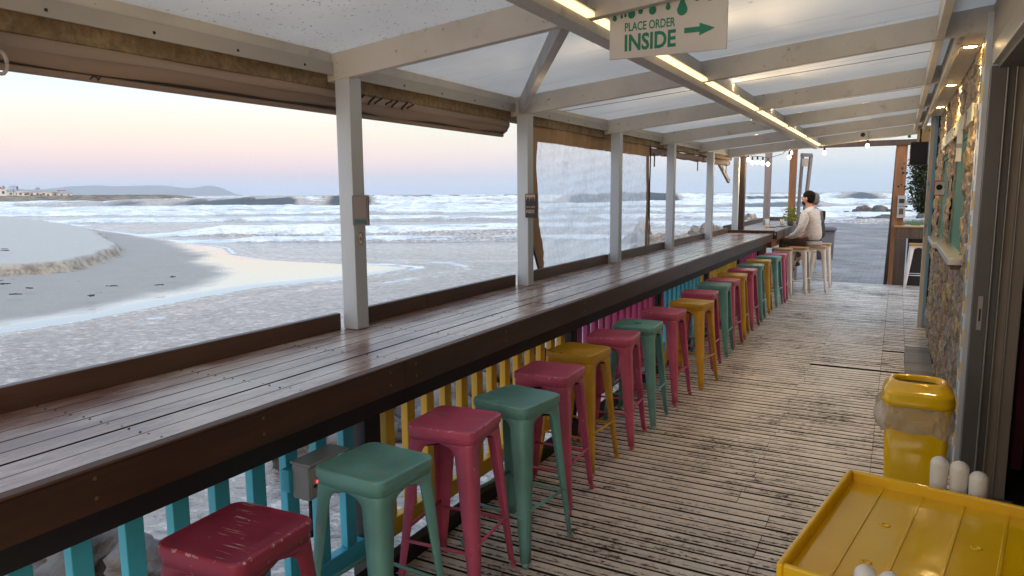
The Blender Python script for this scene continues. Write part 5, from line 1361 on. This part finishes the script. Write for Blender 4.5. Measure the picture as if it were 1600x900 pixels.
# lid: flat skirt, domed collar with oval opening
lid = MB()
def ov(hx, hy, z, n=40, p=2.6, cy=0):
    out = []
    for k in range(n):
        a = 2*math.pi*(k+.5)/n; c, s_ = math.cos(a), math.sin(a)
        out.append((BXC+hx*abs(c)**(2/p)*(1 if c > 0 else -1), BYC+cy+hy*abs(s_)**(2/p)*(1 if s_ > 0 else -1), z))
    return out
lid.loft([ov(.150, .188, .743, p=5), ov(.156, .193, .747, p=5), ov(.156, .193, .770, p=5), ov(.150, .187, .776, p=5), ov(.149, .185, .794, p=5), ov(.144, .180, .801, p=4.6), ov(.134, .150, .810, p=4, cy=.02), ov(.127, .118, .824, p=3.4, cy=.040), ov(.118, .098, .830, p=3, cy=.048), ov(.108, .080, .829, p=2.8, cy=.05), ov(.101, .070, .821, p=2.6, cy=.05), ov(.098, .067, .785, p=2.6, cy=.05)], False, False, True)
part(lid, 'lid', YPLAST, t)
part(MB().loft([ov(.0995, .0685, .806, p=2.6, cy=.05), ov(.02, .02, .80, cy=.05)], False, True), 'bag_opening', plain('bag_inside', (.10, .06, .015), .8), t)
bag = MB(); loops = []
for j in range(9):
    q = j/8; z = .747-.135*q; loop = []
    for k in range(160):
        a = 2*math.pi*k/160; c, s_ = math.cos(a), math.sin(a)
        e_ = .004+.008*math.sin(q*math.pi)+.004*math.sin(a*9+q*5)*q+.004*math.sin(a*19+q*7)*(.3+q)+.003*math.sin(a*31-q*6)+.013*max(0, -c)*math.sin(q*math.pi)*2
        zz_ = z+.014*math.sin(a*3+1)*q+.004*math.sin(a*8)*q
        p_ = 4.5
        hx, hy = .146+e_, .182+e_*.9
        loop.append((BXC+hx*abs(c)**(2/p_)*(1 if c > 0 else -1), BYC+hy*abs(s_)**(2/p_)*(1 if s_ > 0 else -1), zz_))
    loops.append(loop)
bag.loft(loops, False, False)
BAG = NB('thin_clear_bag'); s = BAG; v = s.coords()
s.set(color=(.66, .59, .52), rough=.16); trn = s.n('ShaderNodeBsdfTransparent'); mx = s.n('ShaderNodeMixShader')
s.l(s.step(s.noise(v, 7, 4, .5, .5), .35, .7, .34, .62), mx.inputs[0]); s.l(trn.outputs[0], mx.inputs[1]); s.l(s.b.outputs[0], mx.inputs[2]); s.l(mx.outputs[0], s.out.inputs[0])
s.bump(s.noise(s.coords((1, 1, .4)), 18, 4, .5, 1.0), .35, .01)
part(bag, 'bag', s.m, t)

# ================================================================== TRAY on a side table, white rounded tubes
A_ = Vector((-.203, 1.659, 0)); B_ = Vector((-.090, 2.360, 0)); uu = (A_-B_).normalized(); vv_ = Vector((-uu.y, uu.x, 0)); 
if vv_.x < 0: vv_ = -vv_
LT, WT = (A_-B_).length, .62
def tr(a, b, z): p = B_+uu*a+vv_*b; return Vector((p.x, p.y, z))
Mt = frame(B_, uu, vv_, (0, 0, 1)) if uu.cross(vv_).z > 0 else frame(B_, vv_, uu, (0, 0, 1))
SW = uu.cross(vv_).z <= 0
def tb(mb, a0, a1, b0, b1, z0_, z1_):
    return mb.box(b0, b1, a0, a1, z0_, z1_, Mt) if SW else mb.box(a0, a1, b0, b1, z0_, z1_, Mt)
t = thing('yellow_tray', tuple(B_+Vector((0, 0, .8))), 'shallow ribbed yellow plastic tray in the bottom right corner', 'tray')
mb = MB(); tb(mb, 0, LT, 0, WT, .862, .870); 
part(mb, 'tray_floor', YPLAST, t)
mb = MB(); w = .016; tb(mb, 0, LT, 0, w, .83, .902); tb(mb, 0, LT, WT-w, WT, .83, .902); tb(mb, 0, w, w, WT-w, .83, .902); tb(mb, LT-w, LT, w, WT-w, .83, .902)
part(mb, 'rim', YPLAST, t, bevel=.005)
mb = MB()
for k in range(1, 6): b = WT*k/6; tb(mb, .017, LT-.017, b-.004, b+.004, .8702, .8728)
part(mb, 'ribs', YPLAST, t, bevel=.0015)
mb = MB()
for (a, b) in ((.28, .155), (.28, .36), (.52, .155), (.52, .36)):
    c = tr(a, b, 0); mb.lathe([(.014, .8702), (.012, .8725), (.009, .8725), (.008, .8710), (.0003, .8710)], (c.x, c.y, 0), 18)
part(mb, 'knobs', YPLAST, t)
t = thing('side_table', tuple(tr(LT/2, WT/2, 0)), 'dark side table under the yellow tray', 'table')
part(tb(MB(), -.10, LT+.06, .02, WT+.1, .79, .829), 'tabletop', DARKBROWN, t, bevel=.004)
for a in (.04, LT-.08):
    for b in (.06, WT-.02):
        part(tb(MB(), a, a+.05, b, b+.05, .003, .789), 'leg', DARKBROWN, t)
def tubes(spots_, z1s, labels, r_=.0235):
    for (x, y), zt, lb in zip(spots_, z1s, labels):
        mb = MB(); R0 = r_; prof = [(R0*.80, .8295), (R0*.86, .86), (R0*.94, zt-.07)]
        for k in range(8): a = rad(90*k/7); prof.append((max(.0006, R0*math.cos(a)), zt-R0*.95+R0*.95*math.sin(a)))
        mb.lathe(prof, (x, y, 0), 24)
        o = lone(mb, 'plastic_tube', TUBEM, (x, y, .83), lb, 'tube', 'white rounded tubes beside the tray')
        for p in o.data.polygons: p.use_smooth = True
tubes([(.153, 2.385), (.203, 2.375), (.250, 2.36)], [.975, .973, .955], ['milky white rounded tube behind the yellow tray, left of the three', 'milky white rounded tube behind the yellow tray, middle of the three', 'milky white rounded tube behind the yellow tray, right and lowest of the three'], .0245)
tubes([(-.016, 1.608), (.030, 1.600), (.075, 1.592)], [.968, .968, .945], ['white rounded tube at the bottom picture edge, left of the three', 'white rounded tube at the bottom picture edge, middle of the three', 'white rounded tube at the bottom picture edge, right and lowest of the three'], .0225)

# ================================================================== PEOPLE
def skin_mesh(name, joints, edges, mat, root, parent=None, sub=2, rootv=0):
    """joints: list of ((x,y,z), rx, ry) in world coordinates"""
    b = BASES[root.name]
    me = bpy.data.meshes.new(name); me.from_pydata([tuple(Vector(j[0])-b) for j in joints], edges, [])
    o = bpy.data.objects.new(name, me); col.objects.link(o)
    bm = bmesh.new(); bm.from_mesh(me); bm.verts.layers.skin.verify(); bm.to_mesh(me); bm.free()
    o.parent = parent or root
    md = o.modifiers.new('skin', 'SKIN'); md.use_smooth_shade = True
    for i, j in enumerate(joints):
        sv = me.skin_vertices[0].data[i]; sv.radius = (j[1], j[2] if len(j) > 2 else j[1]); sv.use_root = (i == rootv)
    s = o.modifiers.new('sub', 'SUBSURF'); s.levels = s.render_levels = sub
    me.materials.append(mat)
    return o
def seated(name, px, py, seat, scale, face, label, mats, beanie=False, lean=.05):
    """person on a stool at (px,py), facing direction angle face (radians, world)"""
    t = thing(name, (px, py, seat), label, 'person')
    f = Vector((math.cos(face), math.sin(face), 0)); l = Vector((-f.y, f.x, 0)); k = scale
    def P(a, b, c): return Vector((px, py, seat))+f*a*k+l*b*k+Vector((0, 0, c*k))
    # body in skin: torso, neck, head, arms, hands, legs as one surface
    J = [(P(0, 0, .08), .13*k, .12*k), (P(.0, 0, .30), .10*k, .09*k), (P(.03, 0, .44), .09*k, .08*k), (P(.06, 0, .575), .046*k, .046*k), (P(.08, 0, .64), .048*k, .048*k), (P(.10, 0, .71), .066*k, .076*k), (P(.095, 0, .775), .060*k, .070*k)]
    E = [(0, 1), (1, 2), (2, 3), (3, 4), (4, 5), (5, 6)]
    for sgn in (1, -1):
        n = len(J)
        J += [(P(.04, .15*sgn, .455), .045*k), (P(.05, .24*sgn, .27), .045*k), (P(.25, .19*sgn, .12), .036*k), (P(.33, .15*sgn, .11), .030*k)]
        E += [(2, n), (n, n+1), (n+1, n+2), (n+2, n+3)]
        n = len(J)
        J += [(P(.10, .10*sgn, .08), .085*k), (P(.42, .14*sgn, .07), .062*k), (P(.36, .14*sgn, -.34), .040*k), (P(.50, .14*sgn, -.40), .034*k)]
        E += [(0, n), (n, n+1), (n+1, n+2), (n+2, n+3)]
    body = skin_mesh('body', J, E, mats['skin'], t)
    # fingers
    for sgn in (1, -1):
        for q in range(4):
            J = [(P(.33, (.15-.004)*sgn+.016*(q-1.5), .115), .009*k), (P(.375, .15*sgn+.019*(q-1.5), .118), .0085*k), (P(.41, .15*sgn+.019*(q-1.5), .100), .0075*k)]
            skin_mesh('finger', J, [(0, 1), (1, 2)], mats['skin'], t, parent=body, sub=1)
        J = [(P(.33, .12*sgn, .12), .010*k), (P(.365, .105*sgn, .13), .009*k), (P(.385, .108*sgn, .12), .008*k)]
        skin_mesh('thumb', J, [(0, 1), (1, 2)], mats['skin'], t, parent=body, sub=1)
    # face: nose, ears, eyes, mouth, beard
    def ball(c, r, nm, m_, sx=(1, 1, 1), par=None):
        bm = bmesh.new(); bmesh.ops.create_icosphere(bm, subdivisions=3, radius=1)
        M = frame(c-BASES[t.name], f, l, (0, 0, 1))
        for v in bm.verts: v.co = M @ Vector((v.co.x*r*sx[0], v.co.y*r*sx[1], v.co.z*r*sx[2]))
        me = bpy.data.meshes.new(nm); bm.to_mesh(me); bm.free(); me.materials.append(m_)
        for p in me.polygons: p.use_smooth = True
        o = bpy.data.objects.new(nm, me); col.objects.link(o); o.parent = par or body; return o
    hc = P(.10, 0, .745)
    hy = .092*k
    ball(hc, hy, 'head_shape', mats['skin'], (.95, .80, 1.15))
    ball(P(.190, 0, .735), .018*k, 'nose', mats['skin'], (1, .7, 1.3)); 
    for sgn in (1, -1):
        ball(P(.085, .077*sgn, .735), .027*k, 'ear', mats['skin'], (.7, .35, 1.1)); ball(P(.172, .030*sgn, .760), .010*k, 'eye', BLACKP)
    ball(P(.178, 0, .695), .016*k, 'mouth', plain('lips', (.35, .12, .10), .5), (.5, 1.3, .35))
    if not beanie:
        ball(P(.080, 0, .785), .098*k, 'hair', HAIR, (1.0, .84, .88), t)
        ball(P(.060, 0, .745), .082*k, 'hair_back', HAIR, (.90, .93, 1.08), t)
        ball(P(.142, 0, .675), .052*k, 'beard', HAIR, (.85, 1.1, .85), t)
    else:
        ball(P(.085, 0, .785), .104*k, 'beanie', mats['hat'], (1.02, .90, 1.02), t); ball(P(.06, 0, .74), .088*k, 'beanie_back', mats['hat'], (.90, .93, .9), t)
    # sweater
    J = [(P(-.01, 0, .05), .155*k, .15*k), (P(-.015, 0, .20), .150*k, .145*k), (P(.01, 0, .36), .155*k, .135*k), (P(.03, 0, .48), .150*k, .125*k), (P(.052, 0, .572), .080*k, .080*k), (P(.066, 0, .615), .062*k, .062*k)]
    E = [(0, 1), (1, 2), (2, 3), (3, 4), (4, 5)]
    for sgn in (1, -1):
        n = len(J); J += [(P(.04, .155*sgn, .49), .088*k), (P(.05, .245*sgn, .28), .066*k), (P(.15, .235*sgn, .17), .058*k), (P(.27, .185*sgn, .13), .046*k)]
        E += [(3, n), (n, n+1), (n+1, n+2), (n+2, n+3)]
    skin_mesh('sweater', J, E, mats['top'], t)
    if not beanie:
        part(MB().loft([[P(-.005+rr_*math.cos(a), rr_*math.sin(a), z) for a in np.linspace(0, 2*math.pi, 25)[:-1]] for z, rr_ in ((-.004, .135), (.02, .150), (.07, .14))]), 'shirt_hem', mats['shirt'], t)
    J = [(P(.0, 0, .03), .150*k, .09*k)]; E = []
    for sgn in (1, -1):
        n = len(J); J += [(P(.12, .10*sgn, .06), .100*k), (P(.43, .14*sgn, .06), .078*k), (P(.37, .14*sgn, -.32), .058*k)]
        E += [(0, n), (n, n+1), (n+1, n+2)]
    skin_mesh('trousers', J, E, mats['trousers'], t)
    for sgn in (1, -1):
        skin_mesh('shoe', [(P(.34, .14*sgn, -.415), .045*k), (P(.42, .14*sgn, -.43), .042*k), (P(.52, .14*sgn, -.435), .036*k)], [(0, 1), (1, 2)], BLACKP, t)
    return t
KNIT = NB('pale_knit'); s = KNIT; v = s.coords()
s.set(color=s.mix(s.step(s.noise(v, 30, 4), .3, .7), (.50, .465, .455), (.64, .60, .59)), rough=.9); s.bump(s.noise(s.coords((1, 1, 2)), 60, 4), .6, .006)
STRP = NB('striped_cotton'); s = STRP; wv_ = s.n('ShaderNodeTexWave', bands_direction='Z'); wv_.inputs['Scale'].default_value = 14; s.l(s.coords(rand=False), wv_.inputs[0])
s.set(color=s.mix(s.step(wv_.outputs[1], .45, .55), (.55, .53, .52), (.12, .11, .13)), rough=.8)
BRT = plain('brown_trousers', (.085, .05, .035), .85); DKJ = plain('dark_jacket', (.035, .032, .032), .85); HAT = plain('grey_beanie_wool', (.13, .13, .135), .95)
seated('person', -1.30, 13.48, .812, 1.10, rad(158), 'man with dark hair and beard in a pale knit sweater, seated at the bar end', {'skin': SKIN, 'top': KNIT.m, 'shirt': STRP.m, 'trousers': BRT})
seated('person', -1.30, 14.25, .812, 1.04, rad(160), 'person in grey beanie and dark jacket sitting behind the man in the pale sweater', {'skin': SKIN, 'top': DKJ, 'trousers': BRT, 'hat': HAT}, True)

# ================================================================== HAZE: sea air over the bay
HZ = bpy.data.materials.new('sea_haze'); HZ.use_nodes = True; t_ = HZ.node_tree; t_.nodes.clear()
ho = t_.nodes.new('ShaderNodeOutputMaterial'); hv = t_.nodes.new('ShaderNodeVolumePrincipled')
hv.inputs['Color'].default_value = (.76, .86, 1.0, 1); hv.inputs['Density'].default_value = 0.00016; hv.inputs['Anisotropy'].default_value = 0
t_.links.new(hv.outputs[0], ho.inputs['Volume'])
hb = MB().box(-6600, 1400, -900, 5200, SEA-6, 95)
o = hb.build('haze', HZ); o['kind'] = 'stuff'
